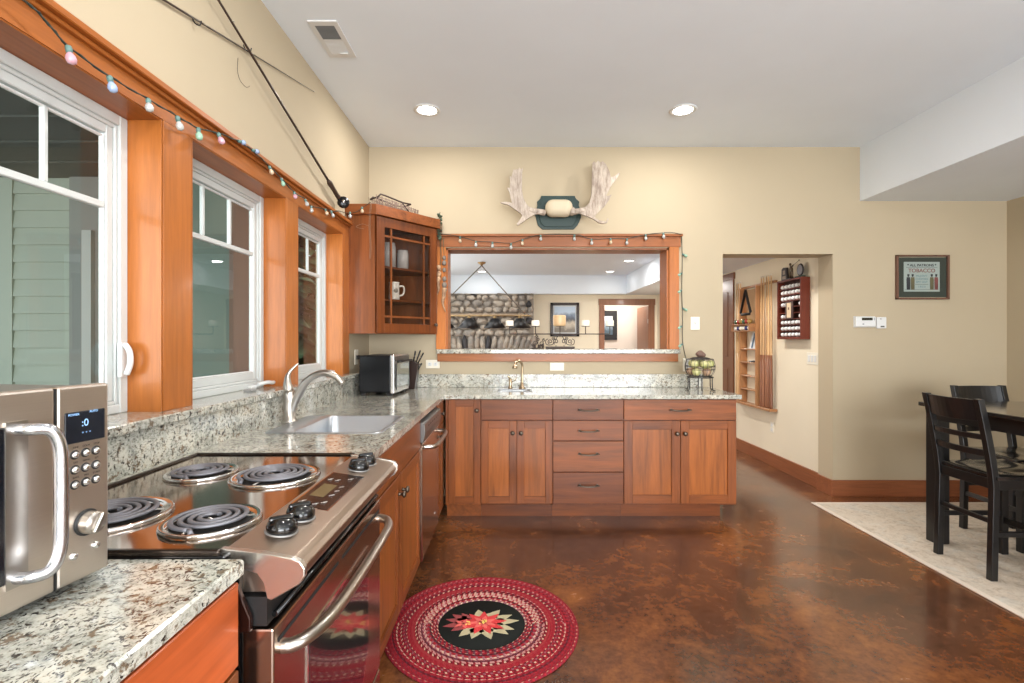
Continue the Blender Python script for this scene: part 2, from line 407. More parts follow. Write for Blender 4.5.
# casement windows
def window(i, y0, y1):
    r = sroot('window_%d' % i, (-1.29, (y0 + y1) / 2, 1.067))
    z0, z1 = 1.067, 2.05
    j = MB(); t = .004
    j.box(-1.29, -1.174, y0, y0 + t, z0, z1); j.box(-1.29, -1.174, y1 - t, y1, z0, z1); j.build('jamb', FIRZ, r)
    j = MB(); j.box(-1.29, -1.176, y0 + t, y1 - t, z1 - t, z1); j.build('head_jamb', FIRY, r)
    a, b = y0 + t, y1 - t; zt = z1 - t
    def ring(mb, x0, x1, a, b, c, d, wd, wb=None):
        wb = wb or wd
        mb.box(x0, x1, a, a + wd, c, d, .003); mb.box(x0, x1, b - wd, b, c, d, .003)
        mb.box(x0, x1, a + wd, b - wd, c, c + wb, .003); mb.box(x0, x1, a + wd, b - wd, d - wd, d, .003)
    f = MB(); ring(f, -1.335, -1.285, a, b, z0, zt, .034, .03); ring(f, -1.335, -1.292, a + .034, b - .034, z0 + .03, zt - .034, .012); f.build('window_frame', WHITE, r)
    a, b, c, d = a + .046, b - .046, z0 + .042, zt - .046
    s = MB(); ring(s, -1.325, -1.298, a, b, c, d, .028, .036); sash = s.build('sash', WHITE, r)
    a, b, c, d = a + .028, b - .028, c + .036, d - .034
    s = MB(); ring(s, -1.316, -1.303, a, b, c, d, .008); s.build('glazing_bead', WTRIM, sash)
    mu = MB()
    mu.box(-1.318, -1.301, a, b, 1.73, 1.752, .003); 
    for q in (1, 2): ym = a + (b - a) * q / 3; mu.box(-1.318, -1.302, ym - .008, ym + .008, 1.752, d, .003)
    mu.build('muntin', WHITE, sash)
    p = MB(); p.box(-1.313, -1.309, a, b, c, d); p.build('pane', GLASS, r)
    # locking lever on the far stile and crank operator on the bottom rail
    if i == 1:
        lv = MB(); lv.box(-1.285, -1.272, y1 - .052, y1 - .026, 1.185, 1.30, .004, seg=2)
        lv.tube(smoothpath([(-1.268, y1 - .04, 1.295), (-1.252, y1 - .04, 1.27), (-1.25, y1 - .04, 1.23), (-1.262, y1 - .04, 1.195)], 4), .009, 8); lv.build('locking_lever', WTRIM, r)
    else:
        cr = MB(); yc = y1 - .10
        cr.box(-1.287, -1.262, yc - .07, yc + .03, 1.067, 1.083, .005, seg=2)
        cr.tube(smoothpath([(-1.258, yc - .02, 1.086), (-1.235, yc + .03, 1.094), (-1.232, yc + .08, 1.088), (-1.238, yc + .11, 1.09)], 4), [.010] * 12 + [.012], 8)
        cr.build('crank_handle', WTRIM, r)
        if i == 2:
            q = MB(); q.box(-1.25, -1.21, yc - .17, yc - .12, 1.067, 1.078, .003); tag(q.build('window_latch_block', mat('grey_plastic', S(150, 150, 148), .5)), 'small grey latch block lying on the granite sill below the middle window', 'latch block')
for i, (a, b) in enumerate(WIN): window(i + 1, a, b)

# yard outside: lap-sided wing facing this way, porch ceiling, trees
SIDE = mat('green_siding', S(160, 168, 154), .7)
m = MB(); m.box(-6.2, -3.66, 4.32, 4.45, 0, 2.72)
for k in range(18):
    z = .05 + k * .149
    m.prism([(4.32, z), (4.300, z), (4.32, z + .149)], -4.33, -3.82, 'x')
m.box(-6.2, -4.33, 4.295, 4.32, 0, 2.72)
struct(m.build('wall_outside_siding', SIDE))
m = MB(); m.box(-3.82, -3.56, 4.28, 4.45, 0, 2.72); struct(m.build('wall_outside_grey', mat('grey_board', S(128, 130, 124), .7)))
m = MB(); m.box(-3.68, -3.60, 4.24, 4.28, .25, 2.25); m.box(-3.56, -3.42, 4.30, 4.45, 0, 2.72); struct(m.build('trim_outside_door', mat('outside_white', S(170, 174, 168), .6)))
m = MB(); m.box(-3.42, -2.42, 4.32, 4.45, 0, 2.72)
struct(m.build('wall_outside_boards', mat('sea_green_board', S(98, 116, 106), .7)))
m = MB(); m.box(-2.42, -2.14, 4.27, 4.45, 0, 2.72); m.box(-2.42, -2.14, 4.25, 4.27, .0, 2.3); struct(m.build('wall_outside_brown', mat('brown_board', S(112, 88, 74), .7)))
PORCH = mat('porch_boards', S(66, 70, 64), .8)
m = MB(); m.box(-6.2, XO, -.6, 4.45, 2.72, 2.80)
for k in range(12): m.box(-6.2, XO, -.5 + k * .4, -.47 + k * .4, 2.705, 2.72)
struct(m.build('ceiling_porch', PORCH))
m = MB(); m.box(-9, XO, -5, 14, -.3, -.1); struct(m.build('ground_outside', mat('yard_gravel', S(120, 116, 100), .9)))
LEAF = mat('conifer_leaf', S(66, 88, 52), .7); BARK = mat('bark', S(70, 56, 46), .9)
def conifer(x, y, h, seed, lab):
    r = thing('conifer_tree', lab, 'tree', (x, y, -.1), 0, 'trees in the yard outside the windows')
    rnd = random.Random(seed); m = MB(); m.tube([(0, 0, 0), (0, 0, h)], [.09, .015], 8); m.build('tree_trunk', BARK, r, local=True)
    m = MB()
    for k in range(1100):
        z = rnd.uniform(.1, 1) * h; rad = (1 - z / h) * h * .30 + .1; a = rnd.uniform(0, 2 * pi); q = rad * rnd.uniform(.35, 1)
        c = V((q * cos(a), q * sin(a), z - .15 * q)); d = V((cos(a), sin(a), -.35)).normalized(); s_ = d.cross(V((0, 0, 1))).normalized()
        L = rnd.uniform(.20, .40); Wd = L * .35
        p = [c - d * L, c + s_ * Wd, c + d * L, c - s_ * Wd]; q4 = [m.bm.verts.new(v + V((0, 0, rnd.uniform(-.03, .03)))) for v in p]; m.bm.faces.new(q4)
    m.build('foliage', LEAF, r, local=True)
conifer(-3.55, 8.4, 4.2, 1, 'dark conifer outside, seen through the window nearest the corner cabinet')
conifer(-5.6, 10.4, 4.6, 2, 'middle conifer of the yard behind the nearest one')
conifer(-2.6, 6.0, 2.2, 4, 'low bushy conifer nearest the games room wall')
conifer(-6.9, 13.4, 6.0, 5, 'tallest conifer at the very back of the yard')
conifer(-3.1, 11.6, 5.4, 3, 'tall conifer farthest away in the yard beyond the games room')

# ------------------------------------------------------------ ceiling fittings
def can(x, y, z, lab, lens, watts, group='recessed ceiling lights in the kitchen'):
    r = thing('recessed_light', lab, 'ceiling light', (x, y, z), 0, group)
    m = MB(); m.lathe([(.066, 0), (.092, 0), (.094, -.004), (.086, -.009), (.068, -.006), (.066, 0)], (0, 0, 0), 28); m.build('trim_ring', WTRIM, r, local=True)
    m = MB(); m.lathe([(0, -.003), (.067, -.003), (.067, 0), (0, 0)], (0, 0, 0), 28); m.build('lamp_lens', lens, r, local=True)
    area('can_lamp', (0, 0, -.012), (0, 0, 0), .14, .14, watts, CAN_COL, 'DISK', r)
can(-.59, 3.48, ZC, 'lit round recessed light near the corner cabinet, left of the two', LENS, CAN_W)
can(1.21, 3.48, ZC, 'lit round recessed light on the side of the lowered ceiling, right of the two', LENS, CAN_W)
for x in (-.3, 1.21):
    for y in (1.5, -.5, -2.5):
        can(x, y, ZC, 'lit round recessed light in the kitchen ceiling beyond the top of the picture', LENS, CAN_W * 1.1)
GRP = 'recessed lights in the games room ceiling'
can(1.75, 5.85 + 1.5, ZC2, 'nearest lit recessed light on the right of the games room ceiling', DIMLENS, 7, GRP)
can(1.7, 8.5, ZC2, 'recessed light at the far right corner of the games room ceiling', DIMLENS, 2, GRP)
can(-.5, 8.5, ZC2, 'recessed light near the stone fireplace beyond the lamp chain', DIMLENS, 3, GRP)
can(1.62, 4.68, ZC2, 'recessed light of the games room hidden above the hall opening', DIMLENS, 24, GRP)
can(-1.1, 5.3, ZC2, 'recessed light of the games room hidden left of the pass-through', DIMLENS, 24, GRP)
can(2.41, 7.5, 2.15, 'unseen recessed light added to brighten the hall past the brown door', DIMLENS, 40, 'unseen recessed lights added over the hall')  # lamp added out of view to lift the hall brightness
can(2.2, 10.0, 2.48, 'unseen recessed light added to brighten the far hallway beyond the cased door', DIMLENS, 26, 'unseen recessed lights added over the hall')  # lamp added out of view so the far hallway reads brighter
r = thing('ceiling_vent', 'white ceiling air vent with a dark louvred half beside the left wall', 'vent', (-.958, 2.665, ZC))
m = MB(); 
for a, b, c, d in ((-.075, -.05, -.16, .16), (.05, .075, -.16, .16), (-.05, .05, -.16, -.125), (-.05, .05, .125, .16), (-.05, .05, -.008, .008)): m.box(a, b, c, d, -.006, 0)
m.build('vent_frame', WTRIM, r, local=True)
m = MB(); m.box(-.05, .05, -.125, -.008, -.004, -.001); m.build('dark_grille', mat('vent_dark', S(92, 94, 96), .6), r, local=True)
m = MB()
for k in range(12): m.box(-.05, .05, -.122 + k * .0098, -.119 + k * .0098, -.006, -.003)
m.build('louvre_slats', mat('vent_slat', S(120, 122, 122), .5), r, local=True)
m = MB(); m.box(-.05, .05, .008, .125, -.004, -.001); 
for k in range(10): m.box(-.05, .05, .012 + k * .0115, .017 + k * .0115, -.0065, -.003)
m.box(.0, .04, .112, .122, -.012, -.004)
m.build('white_grille', WTRIM, r, local=True)
# ------------------------------------------------------------ cabinets
FX = -.505      # face plane of the left run; doors face +X
FY = 3.60       # face plane of the peninsula run; doors face -Y
def bow_pull(parent, c, axis, out, L=.105):
    """bow drawer pull: centre c on the face, long axis 'x' or 'y', out = outward unit vector"""
    m = MB(); a = V((1, 0, 0)) if axis == 'x' else V((0, 1, 0)); o = V(out); c = V(c)
    pts = [c - a * L * .42, c - a * L * .42 + o * .018, c - a * L * .25 + o * .026 - V((0, 0, .003)), c + o * .028 - V((0, 0, .005)), c + a * L * .25 + o * .026 - V((0, 0, .003)), c + a * L * .42 + o * .018, c + a * L * .42]
    m.tube(smoothpath(pts, 4), .0052, 8)
    for s in (-1, 1): m.tube([c + a * L * .42 * s, c + a * L * .42 * s + o * .004], .010, 10); m.tube([c + a * L * .40 * s + o * .016, c + a * L * .52 * s + o * .019], [.006, .004], 8)
    return m.build('drawer_pull', PEWTER, parent)
def knob(parent, c, out, mt=None, k=1.0, name='knob'):
    m = MB(); o = V(out); q = o.to_track_quat('Z', 'Y').to_matrix()
    m.lathe([(0, 0), (.009 * k, 0), (.006 * k, .004), (.0055 * k, .012), (.010 * k, .017), (.0155 * k, .021), (.015 * k, .027), (.009 * k, .031), (0, .032)], c, 14, q)
    return m.build(name, mt or PEWTER, parent)
def shaker(parent, face, u0, u1, z0, z1, name='cabinet_door', fr=.055, mats=(WZ, WX), thick=.019, lab=None):
    """face ('y', Y): panel facing -Y spans X; face ('x', X): panel facing +X spans Y"""
    k, p = face; g = .0015; u0 += g; u1 -= g; z0 += g; z1 -= g
    m = MB(); mt = mats
    def B(a, b, c, d, d0, d1, mi, bev=.0015):
        m.mi = mi
        if k == 'y': m.box(a, b, p - d1, p - d0, c, d, bev)
        else: m.box(p + d0, p + d1, a, b, c, d, bev)
    B(u0, u0 + fr, z0, z1, 0, thick, 0); B(u1 - fr, u1, z0, z1, 0, thick, 0)
    B(u0 + fr, u1 - fr, z0, z0 + fr, 0, thick, 1); B(u0 + fr, u1 - fr, z1 - fr, z1, 0, thick, 1)
    B(u0 + fr - .002, u1 - fr + .002, z0 + fr - .002, z1 - fr + .002, 0, thick * .45, 2, 0)
    return m.build(name, list(mats) + [WP_], parent, label=lab)
def slab(parent, face, u0, u1, z0, z1, mt, name='drawer_front', thick=.019):
    k, p = face; g = .0015; m = MB()
    if k == 'y': m.box(u0 + g, u1 - g, p - thick, p, z0 + g, z1 - g, .002)
    else: m.box(p, p + thick, u0 + g, u1 - g, z0 + g, z1 - g, .002)
    return m.build(name, mt, parent)
ZT = .884
def carcass(r, x0, x1, y0, y1, toe=None, z0=.11, z1=ZT, mt=WZ, hole=None):
    m = MB()
    if hole:   # open-topped carcass: bottom, two gables, back strip and front rails, room for a sink bowl
        m.box(x0, x1, y0, y1, z0, z0 + .02); 
        if hole == 'x': m.box(x0, x1, y0, y0 + .016, z0, z1); m.box(x0, x1, y1 - .016, y1, z0, z1); m.box(x0, x0 + .012, y0, y1, z0, z1); m.box(x1 - .016, x1, y0, y1, z0, z1)
        else: m.box(x0, x0 + .016, y0, y1, z0, z1); m.box(x1 - .016, x1, y0, y1, z0, z1); m.box(x0, x1, y0, y0 + .016, z0, z1); m.box(x0, x1, y1 - .012, y1, z0, z1)
    else: m.box(x0, x1, y0, y1, z0, z1)
    m.build('cabinet_body', mt, r)
    if toe:
        m = MB(); m.box(*toe, 0, z0); m.build('toe_kick', WX if (toe[1] - toe[0]) > (toe[3] - toe[2]) else WY, r)
BX = -1.11
# peninsula run
fy = ('y', FY); YC = 4.12
r = thing('base_cabinet', 'narrow single-door cherry base cabinet in the inner corner of the peninsula', 'cabinet', (-.34, 3.85, 0))
carcass(r, -.476, -.219, FY, YC, (-.476, -.219, 3.68, 4.1)); d = shaker(r, fy, -.455, -.219, .122, .878, fr=.05); knob(d, (-.247, FY - .019, .80), (0, -1, 0)); slab(r, fy, -.476, -.455, .122, .878, WZ, 'filler_strip', .012)
r = thing('sink_base_cabinet', 'cherry base cabinet with two narrow doors under the small prep sink', 'cabinet', (.04, 3.85, 0))
carcass(r, -.218, .302, FY, YC, (-.218, .302, 3.68, 4.1), hole='y'); slab(r, fy, -.218, .302, .728, .878, WX, 'false_drawer_front')
d = shaker(r, fy, -.218, .042, .122, .724, fr=.052); knob(d, (.012, FY - .019, .637), (0, -1, 0))
d = shaker(r, fy, .042, .302, .122, .724, fr=.052); knob(d, (.072, FY - .019, .637), (0, -1, 0))
r = thing('drawer_cabinet', 'cherry base cabinet with a stack of four drawers in the peninsula', 'cabinet', (.56, 3.85, 0))
carcass(r, .303, .816, FY, YC, (.303, .816, 3.68, 4.1))
for a, b in ((.728, .878), (.579, .726), (.353, .577), (.122, .351)):
    d = slab(r, fy, .303, .816, a, b, WX, 'drawer'); bow_pull(d, (.56, FY - .019, (a + b) / 2 + (.02 if b - a > .2 else 0)), 'x', (0, -1, 0), .15)
r = thing('base_cabinet', 'wide cherry base cabinet with one long drawer above two doors at the peninsula end', 'cabinet', (1.23, 3.85, 0))
carcass(r, .817, 1.636, FY, YC, (.817, 1.554, 3.68, 4.1))
d = slab(r, fy, .817, 1.632, .728, .878, WX, 'drawer'); bow_pull(d, (1.222, FY - .019, .803), 'x', (0, -1, 0), .15)
d = shaker(r, fy, .817, 1.227, .122, .724, fr=.062); knob(d, (1.198, FY - .019, .632), (0, -1, 0))
d = shaker(r, fy, 1.227, 1.632, .122, .724, fr=.062); knob(d, (1.256, FY - .019, .632), (0, -1, 0))
# left run
fx = ('x', FX)
r = thing('sink_base_cabinet', 'two-door cherry base cabinet under the big sink beside the stove', 'cabinet', (-.8, 2.2, 0))
carcass(r, BX, FX, 1.70, 2.659, (-1.1, -.58, 1.70, 2.659), hole='x'); slab(r, fx, 1.70, 2.659, .725, .878, WY, 'false_drawer_front')
d = shaker(r, fx, 1.70, 2.18, .115, .721, mats=(WZ, WY)); knob(d, (FX + .019, 2.145, .64), (1, 0, 0))
d = shaker(r, fx, 2.18, 2.659, .115, .721, mats=(WZ, WY)); knob(d, (FX + .019, 2.215, .64), (1, 0, 0))
r = thing('base_cabinet', 'slim cherry cabinet between the dishwasher and the inner corner', 'cabinet', (-.8, 3.4, 0))
carcass(r, BX, FX, 3.276, 3.599, (-1.1, -.58, 3.276, 3.68)); d = shaker(r, fx, 3.276, 3.56, .115, .721, mats=(WZ, WY), fr=.05); knob(d, (FX + .019, 3.31, .66), (1, 0, 0))
d = slab(r, fx, 3.276, 3.56, .725, .878, WY, 'drawer'); knob(d, (FX + .019, 3.40, .80), (1, 0, 0))
r = thing('base_cabinet', 'nearest cherry base cabinet below the granite that carries the microwave', 'cabinet', (-.8, .4, 0))
WN = wood('cherry_reddish', S(178, 86, 44), 'y', .5)
carcass(r, BX, FX, -.30, .893, (-1.1, -.58, -.30, .893), mt=WY); slab(r, fx, .42, .885, .725, .878, WN, 'drawer')
shaker(r, fx, .42, .885, .115, .721, mats=(WZ, WY)); slab(r, fx, -.28, .42, .115, .878, WN, 'side_panel')
# dishwasher
r = thing('dishwasher', 'stainless dishwasher with a curved bar handle built in beside the corner cabinet', 'dishwasher', (-.8, 2.97, 0))
m = MB(); m.box(BX + .03, -.50, 2.664, 3.272, .10, .872); m.build('tub_body', BLKM, r)
m = MB(); m.box(-.50, -.478, 2.668, 3.268, .11, .745, .004); dd = m.build('dishwasher_door', STEELW, r)
m = MB(); m.prism([(-.50, .752), (-.474, .752), (-.462, .80), (-.466, .855), (-.50, .868)], 2.668, 3.268, 'y', bev=.003); cp = m.build('control_panel', mat('panel_silver', S(112, 110, 108), .3, .7), r)
m = MB()
for k in range(6): m.box(-.4665, -.4635, 2.78 + k * .07, 2.81 + k * .07, .825, .832)
m.build('buttons', BLKM, cp)
m = MB(); m.tube(smoothpath([(-.478, 2.72, .72), (-.43, 2.735, .72), (-.415, 2.80, .718), (-.412, 2.97, .716), (-.415, 3.14, .718), (-.43, 3.205, .72), (-.478, 3.22, .72)], 5), .012, 12); m.build('bar_handle', SATIN, dd)
m = MB(); m.box(-.56, -.555, 2.668, 3.268, 0, .10); m.build('toe_panel', BLKM, r)
m = MB(); m.lathe([(0, 0), (.011, 0), (.011, .002), (0, .002)], (-.478, 3.12, .22), 14, M4.Rotation(R(90), 3, 'Y')); m.build('badge', CHROME, dd)

# ------------------------------------------------------------ countertops, splashes
def slabpoly(mb, outer, hole, z0, z1):
    """L or rectangular slab pieces given as boxes around an opening"""
    for b in outer: mb.box(*b, z0, z1)
XF = -.48; YP = 3.55; SK = (-.945, -.553, 2.09, 2.56); PK = (-.105, .165, 3.76, 3.97)
m = MB(); z0, z1 = .884, .914
for b in ((-1.12, XF, 1.695, SK[2]), (-1.12, SK[0], SK[2], SK[3]), (SK[1], XF, SK[2], SK[3]), (-1.12, XF, SK[3], YP),
          (-1.12, PK[0], YP, BK - .001), (PK[0], PK[1], YP, PK[2]), (PK[0], PK[1], PK[3], BK - .001), (PK[1], 1.656, YP, BK - .001)): m.box(*b, z0, z1)
bmesh.ops.remove_doubles(m.bm, verts=m.bm.verts, dist=.0002)
ct = m.build('countertop', GR); tag(ct, 'long speckled granite countertop running under the windows and along the peninsula', 'countertop')
m = MB(); m.box(-1.12, XF, -.35, .893, z0, z1, .004); tag(m.build('countertop', GR), 'nearest piece of speckled granite countertop, under the microwave', 'countertop')
m = MB(); m.box(-1.12, -1.071, .893, 1.695, .884, .9125); tag(m.build('countertop_strip', GR), 'narrow granite strip behind the stove', 'countertop')
m = MB(); m.box(LW + .0015, -1.12, -.5, BK - .0015, .884, 1.0365); tag(m.build('backsplash', GR), 'long granite backsplash under the window sill', 'backsplash')
m = MB(); m.box(-1.12, 1.60, 4.122, BK, .914, 1.023, .003); tag(m.build('backsplash', GR), 'low granite backsplash behind the peninsula counter', 'backsplash')

# ------------------------------------------------------------ sinks and faucets
def sink(lab, x0, x1, y0, y1, depth, rim, deck, cat='sink'):
    """deck = extra width on one side: ('x-',w) or ('y+',w)"""
    r = thing('kitchen_sink', lab, cat, ((x0 + x1) / 2, (y0 + y1) / 2, .914))
    ox0, ox1, oy0, oy1 = x0 - rim, x1 + rim, y0 - rim, y1 + rim
    if deck[0] == 'x-': ox0 -= deck[1]
    if deck[0] == 'y+': oy1 += deck[1]
    bm = MB(); b = bm.bm
    def rr(a, b_, c, d, z, rad, n=5):
        pts = []
        for (cx, cy, s) in ((b_ - rad, d - rad, 0), (a + rad, d - rad, 1), (a + rad, c + rad, 2), (b_ - rad, c + rad, 3)):
            for k in range(n + 1):
                an = pi / 2 * (s + k / n); pts.append(b.verts.new((cx + rad * cos(an), cy + rad * sin(an), z)))
        return pts
    rings = [rr(ox0, ox1, oy0, oy1, .9145, .03), rr(ox0 + .002, ox1 - .002, oy0 + .002, oy1 - .002, .9175, .03), rr(x0 - .004, x1 + .004, y0 - .004, y1 + .004, .9175, .045), rr(x0, x1, y0, y1, .914, .045),
             rr(x0 + .004, x1 - .004, y0 + .004, y1 - .004, .914 - depth + .03, .045), rr(x0 + .03, x1 - .03, y0 + .03, y1 - .03, .914 - depth, .03)]
    for A, B in zip(rings, rings[1:]):
        n = len(A)
        for k in range(n): f = b.faces.new((A[k], A[(k + 1) % n], B[(k + 1) % n], B[k])); f.smooth = True
    b.faces.new(rings[-1])
    bm.build('basin', mat('sink_steel', S(186, 192, 198), .32, .85), r)
    m = MB(); m.lathe([(0, .002), (.03, .002), (.04, .005), (.045, .001)], ((x0 + x1) / 2, (y0 + y1) / 2, .914 - depth), 20); m.build('drain', CHROME, r)
    return r
sink('big rectangular stainless sink set in the granite under the windows', -.93, -.565, 2.10, 2.55, .19, .018, ('x-', .10))
sink('small stainless prep sink set in the peninsula counter', -.09, .15, 3.775, 3.925, .13, .012, ('y+', .015))
r = thing('kitchen_faucet', 'large brushed faucet with a tall loop lever beside the big sink', 'faucet', (-1.065, 2.38, .9145))
fx_, fy_ = -1.065, 2.38
m = MB(); m.lathe([(0, 0), (.038, 0), (.036, .008), (.027, .014), (.026, .10), (.028, .135), (.022, .15), (0, .155)], (fx_, fy_, .9145), 24); bo = m.build('faucet_body', SATIN, r)
m = MB(); m.tube(smoothpath([(fx_ + .005, fy_, .96), (fx_ + .035, fy_ - .002, 1.03), (fx_ + .09, fy_ - .005, 1.115), (fx_ + .165, fy_ - .01, 1.15), (fx_ + .225, fy_ - .015, 1.135), (fx_ + .262, fy_ - .018, 1.10)], 6), [.020] * 12 + [.017] * 10 + [.015] * 9, 14); m.build('spout', SATIN, r)
m = MB(); P = smoothpath([(fx_, fy_, 1.06), (fx_ - .012, fy_ + .005, 1.10), (fx_ - .008, fy_ + .015, 1.15), (fx_ + .03, fy_ + .03, 1.195)], 5)
m.tube(P, [.022, .024, .024, .023, .021, .019, .017, .015, .013, .011, .009, .008, .007, .006, .005, .004][:len(P)], 12, flat=.95); m.build('lever', SATIN, bo)
r = thing('bar_faucet', 'slim gooseneck faucet with a small side handle at the prep sink', 'faucet', (.09, 3.99, .9145))
bx_ = .09; BR = mat('brushed_bronze', S(178, 158, 130), .28, .9)
m = MB(); m.lathe([(0, 0), (.03, 0), (.026, .01), (.014, .016), (.012, .05), (0, .05)], (bx_, 3.995, .9145), 18)
m.tube(smoothpath([(bx_, 3.995, .93), (bx_, 3.995, 1.08), (bx_ - .004, 3.985, 1.12), (bx_ - .03, 3.96, 1.142), (bx_ - .052, 3.935, 1.128), (bx_ - .058, 3.925, 1.108)], 6), .010, 12); m.lathe([(.009, .03), (.018, .02), (.024, 0), (.0, 0)], (bx_ - .060, 3.92, 1.082), 16); m.build('spout', BR, r)
m = MB(); m.lathe([(0, 0), (.019, 0), (.017, .012), (.013, .02), (.013, .06), (.015, .075), (0, .08)], (bx_ - .095, 3.995, .9145), 16); m.tube([(bx_ - .095, 3.995, .985), (bx_ - .115, 3.97, 1.02)], [.006, .005], 8); m.tube([(bx_ - .09, 3.99, .965), (bx_ - .055, 3.97, .985), (bx_ - .045, 3.965, 1.01)], [.005, .004, .004], 8); m.build('side_handle', BR, r)

# ------------------------------------------------------------ stove
r = thing('electric_stove', 'slide-in stainless electric stove with four coil burners and black knobs', 'stove', (-.78, 1.29, 0))
SY0, SY1 = .905, 1.675
m = MB(); m.box(-1.065, -.50, SY0 + .006, SY1 - .006, .03, .885); m.box(-1.05, -.55, SY0 + .03, SY1 - .03, 0, .03); m.build('stove_body', BLACK, r)
m = MB(); m.box(-1.068, -.52, SY0 - .006, SY1 + .006, .903, .916, .004, seg=2)     # rim flange
m.build('cooktop_edge', BLACK, r)
m = MB(); m.box(-1.055, -.525, SY0 + .008, SY1 - .008, .900, .9195, .003, seg=2)
ck = m.build('cooktop', COOK, r)
m = MB()
for a, b, c, d in ((-1.068, -.53, SY0 - .008, SY0 + .006), (-1.068, -.53, SY1 - .006, SY1 + .008), (-1.07, -1.055, SY0 - .008, SY1 + .008)): m.box(a, b, c, d, .913, .926, .004, seg=2)
m.build('raised_rim', mat('rim_metal', S(70, 62, 56), .2, .9), ck)
def burner(x, y, rad):
    dp = MB(); z = .9195
    dp.lathe([(rad * .55, .0012), (rad * .80, .0015), (rad * .88, .004), (rad * .97, .0095), (rad, .008), (rad * 1.015, .0), (rad * .9, 0)], (x, y, z), 48)
    pan = dp.build('drip_pan', CHROME, ck)
    c = MB(); c.lathe([(0, .0018), (rad * .80, .0018)], (x, y, z), 40); c.build('pan_bowl', PIT, pan)
    co = MB(); turns = 4.5 if rad > .11 else 3.6; pts = []
    n = int(turns * 36); r0 = rad * .16; r1 = rad * .80
    for k in range(n + 1):
        t_ = k / n; a = 2 * pi * turns * t_ + pi * .3; q = r0 + (r1 - r0) * t_; pts.append((x + q * cos(a), y + q * sin(a), z + .0125))
    co.tube(pts, .0056, 8, flat=.7)
    co.tube([(x + r1 * cos(2 * pi * turns + pi * .3), y + r1 * sin(2 * pi * turns + pi * .3), z + .0125), (x + .9 * rad * cos(2 * pi * turns + pi * .34), y + .9 * rad * sin(2 * pi * turns + pi * .34), z + .006)], .0055, 8)
    co.build('coil_element', COIL, pan)
    s = MB()
    for k in range(3):
        a = 2 * pi * k / 3 + .4; s.tube([(x, y, z + .006), (x + rad * .85 * cos(a), y + rad * .85 * sin(a), z + .006)], .0022, 6)
    s.build('coil_support', SATIN, pan)
burner(-.895, 1.435, .094); burner(-.668, 1.405, .118); burner(-.880, 1.085, .118); burner(-.637, 1.055, .096)
# control panel
prof = [(-.53, .921), (-.46, .912), (-.405, .902), (-.392, .896), (-.384, .886), (-.384, .874), (-.392, .862), (-.44, .836), (-.53, .836)]
m = MB(); m.prism(prof, SY0 + .02, SY1 - .02, 'y', bev=.002); cp = m.build('control_panel', STEELP, r)
m = MB(); ring = [(a + (.0), b) for a, b in prof]
inner = [(-.50, .905), (-.42, .892), (-.404, .882), (-.41, .872), (-.45, .846)]
m.prism([(-.536, .924), (-.46, .915), (-.403, .905), (-.388, .899), (-.380, .887), (-.380, .872), (-.389, .858), (-.442, .828), (-.450, .832), (-.453, .862), (-.466, .880), (-.495, .889), (-.536, .889)], SY0 + .006, SY0 + .02, 'y', bev=.002)
ec = m.build('end_cap', mat('cap_silver', S(198, 194, 188), .25, .95), cp)
m = MB(); m.prism([(-.536, .924), (-.46, .915), (-.403, .905), (-.388, .899), (-.380, .887), (-.380, .872), (-.389, .858), (-.447, .820), (-.466, .82), (-.49, .862), (-.536, .866)], SY1 - .02, SY1 - .006, 'y', bev=.002); m.build('end_cap', MATS['cap_silver'], cp)
m = MB(); m.lathe([(0, 0), (.008, 0), (.008, .003), (.005, .004), (0, .0035)], (-.505, SY0 + .006, .893), 14, M4.Rotation(R(90), 3, 'X')); m.build('cap_screw', CHROME, ec)
def on_panel(x):   # height of the sloping panel face at x
    return .921 + (x + .53) / (.125) * (-.019)
nrm = V((.15, 0, 1)).normalized(); q = nrm.to_track_quat('Z', 'Y').to_matrix()
for (x, y) in ((-.474, 1.022), (-.471, 1.105), (-.468, 1.518), (-.466, 1.592)):
    z = on_panel(x)
    m = MB(); m.lathe([(.032, 0), (.033, .002), (.026, .003), (.026, .0035), (0, .0035)], (x, y, z), 26, q); m.build('knob_dial', mat('dial_grey', S(150, 148, 146), .4, .6) if 'dial_grey' not in MATS else MATS['dial_grey'], cp)
    m = MB(); m.lathe([(.0, .003), (.029, .003), (.031, .010), (.029, .018), (.023, .026), (.012, .029), (0, .030)], (x, y, z), 26, q); m.box(x - .024, x + .024, y - .007, y + .007, z + .012, z + .034, .006, seg=3, rot=M4.Rotation(R(35), 3, 'Z')); m.build('knob', BLACK, cp)
xa, xb = -.517, -.433; ya, yb = 1.165, 1.445
e = R(-8.6)
def pan_quad(mb, x0, x1, y0, y1, lift, th=.001):
    a, b = on_panel(x0) + lift, on_panel(x1) + lift
    mb.prism([(x0, a), (x1, b), (x1, b + th), (x0, a + th)], y0, y1, 'y')
m = MB(); pan_quad(m, xa - .004, xb + .004, ya - .005, yb + .005, -.002, .0035); m.build('display_bezel', CHROME, cp)
m = MB(); pan_quad(m, xa, xb, ya, yb, .0005, .0018); dg = m.build('display', mat('display_brown', S(44, 36, 32), .15), cp)
m = MB(); pan_quad(m, -.505, -.470, 1.24, 1.34, .0024, .0004); m.build('clock_window', mat('clock_olive', S(98, 88, 62), .2), dg)
LET = mat('print_white', S(210, 208, 204), .5)
rot = (R(8.6) * 0, R(8.6), R(90))
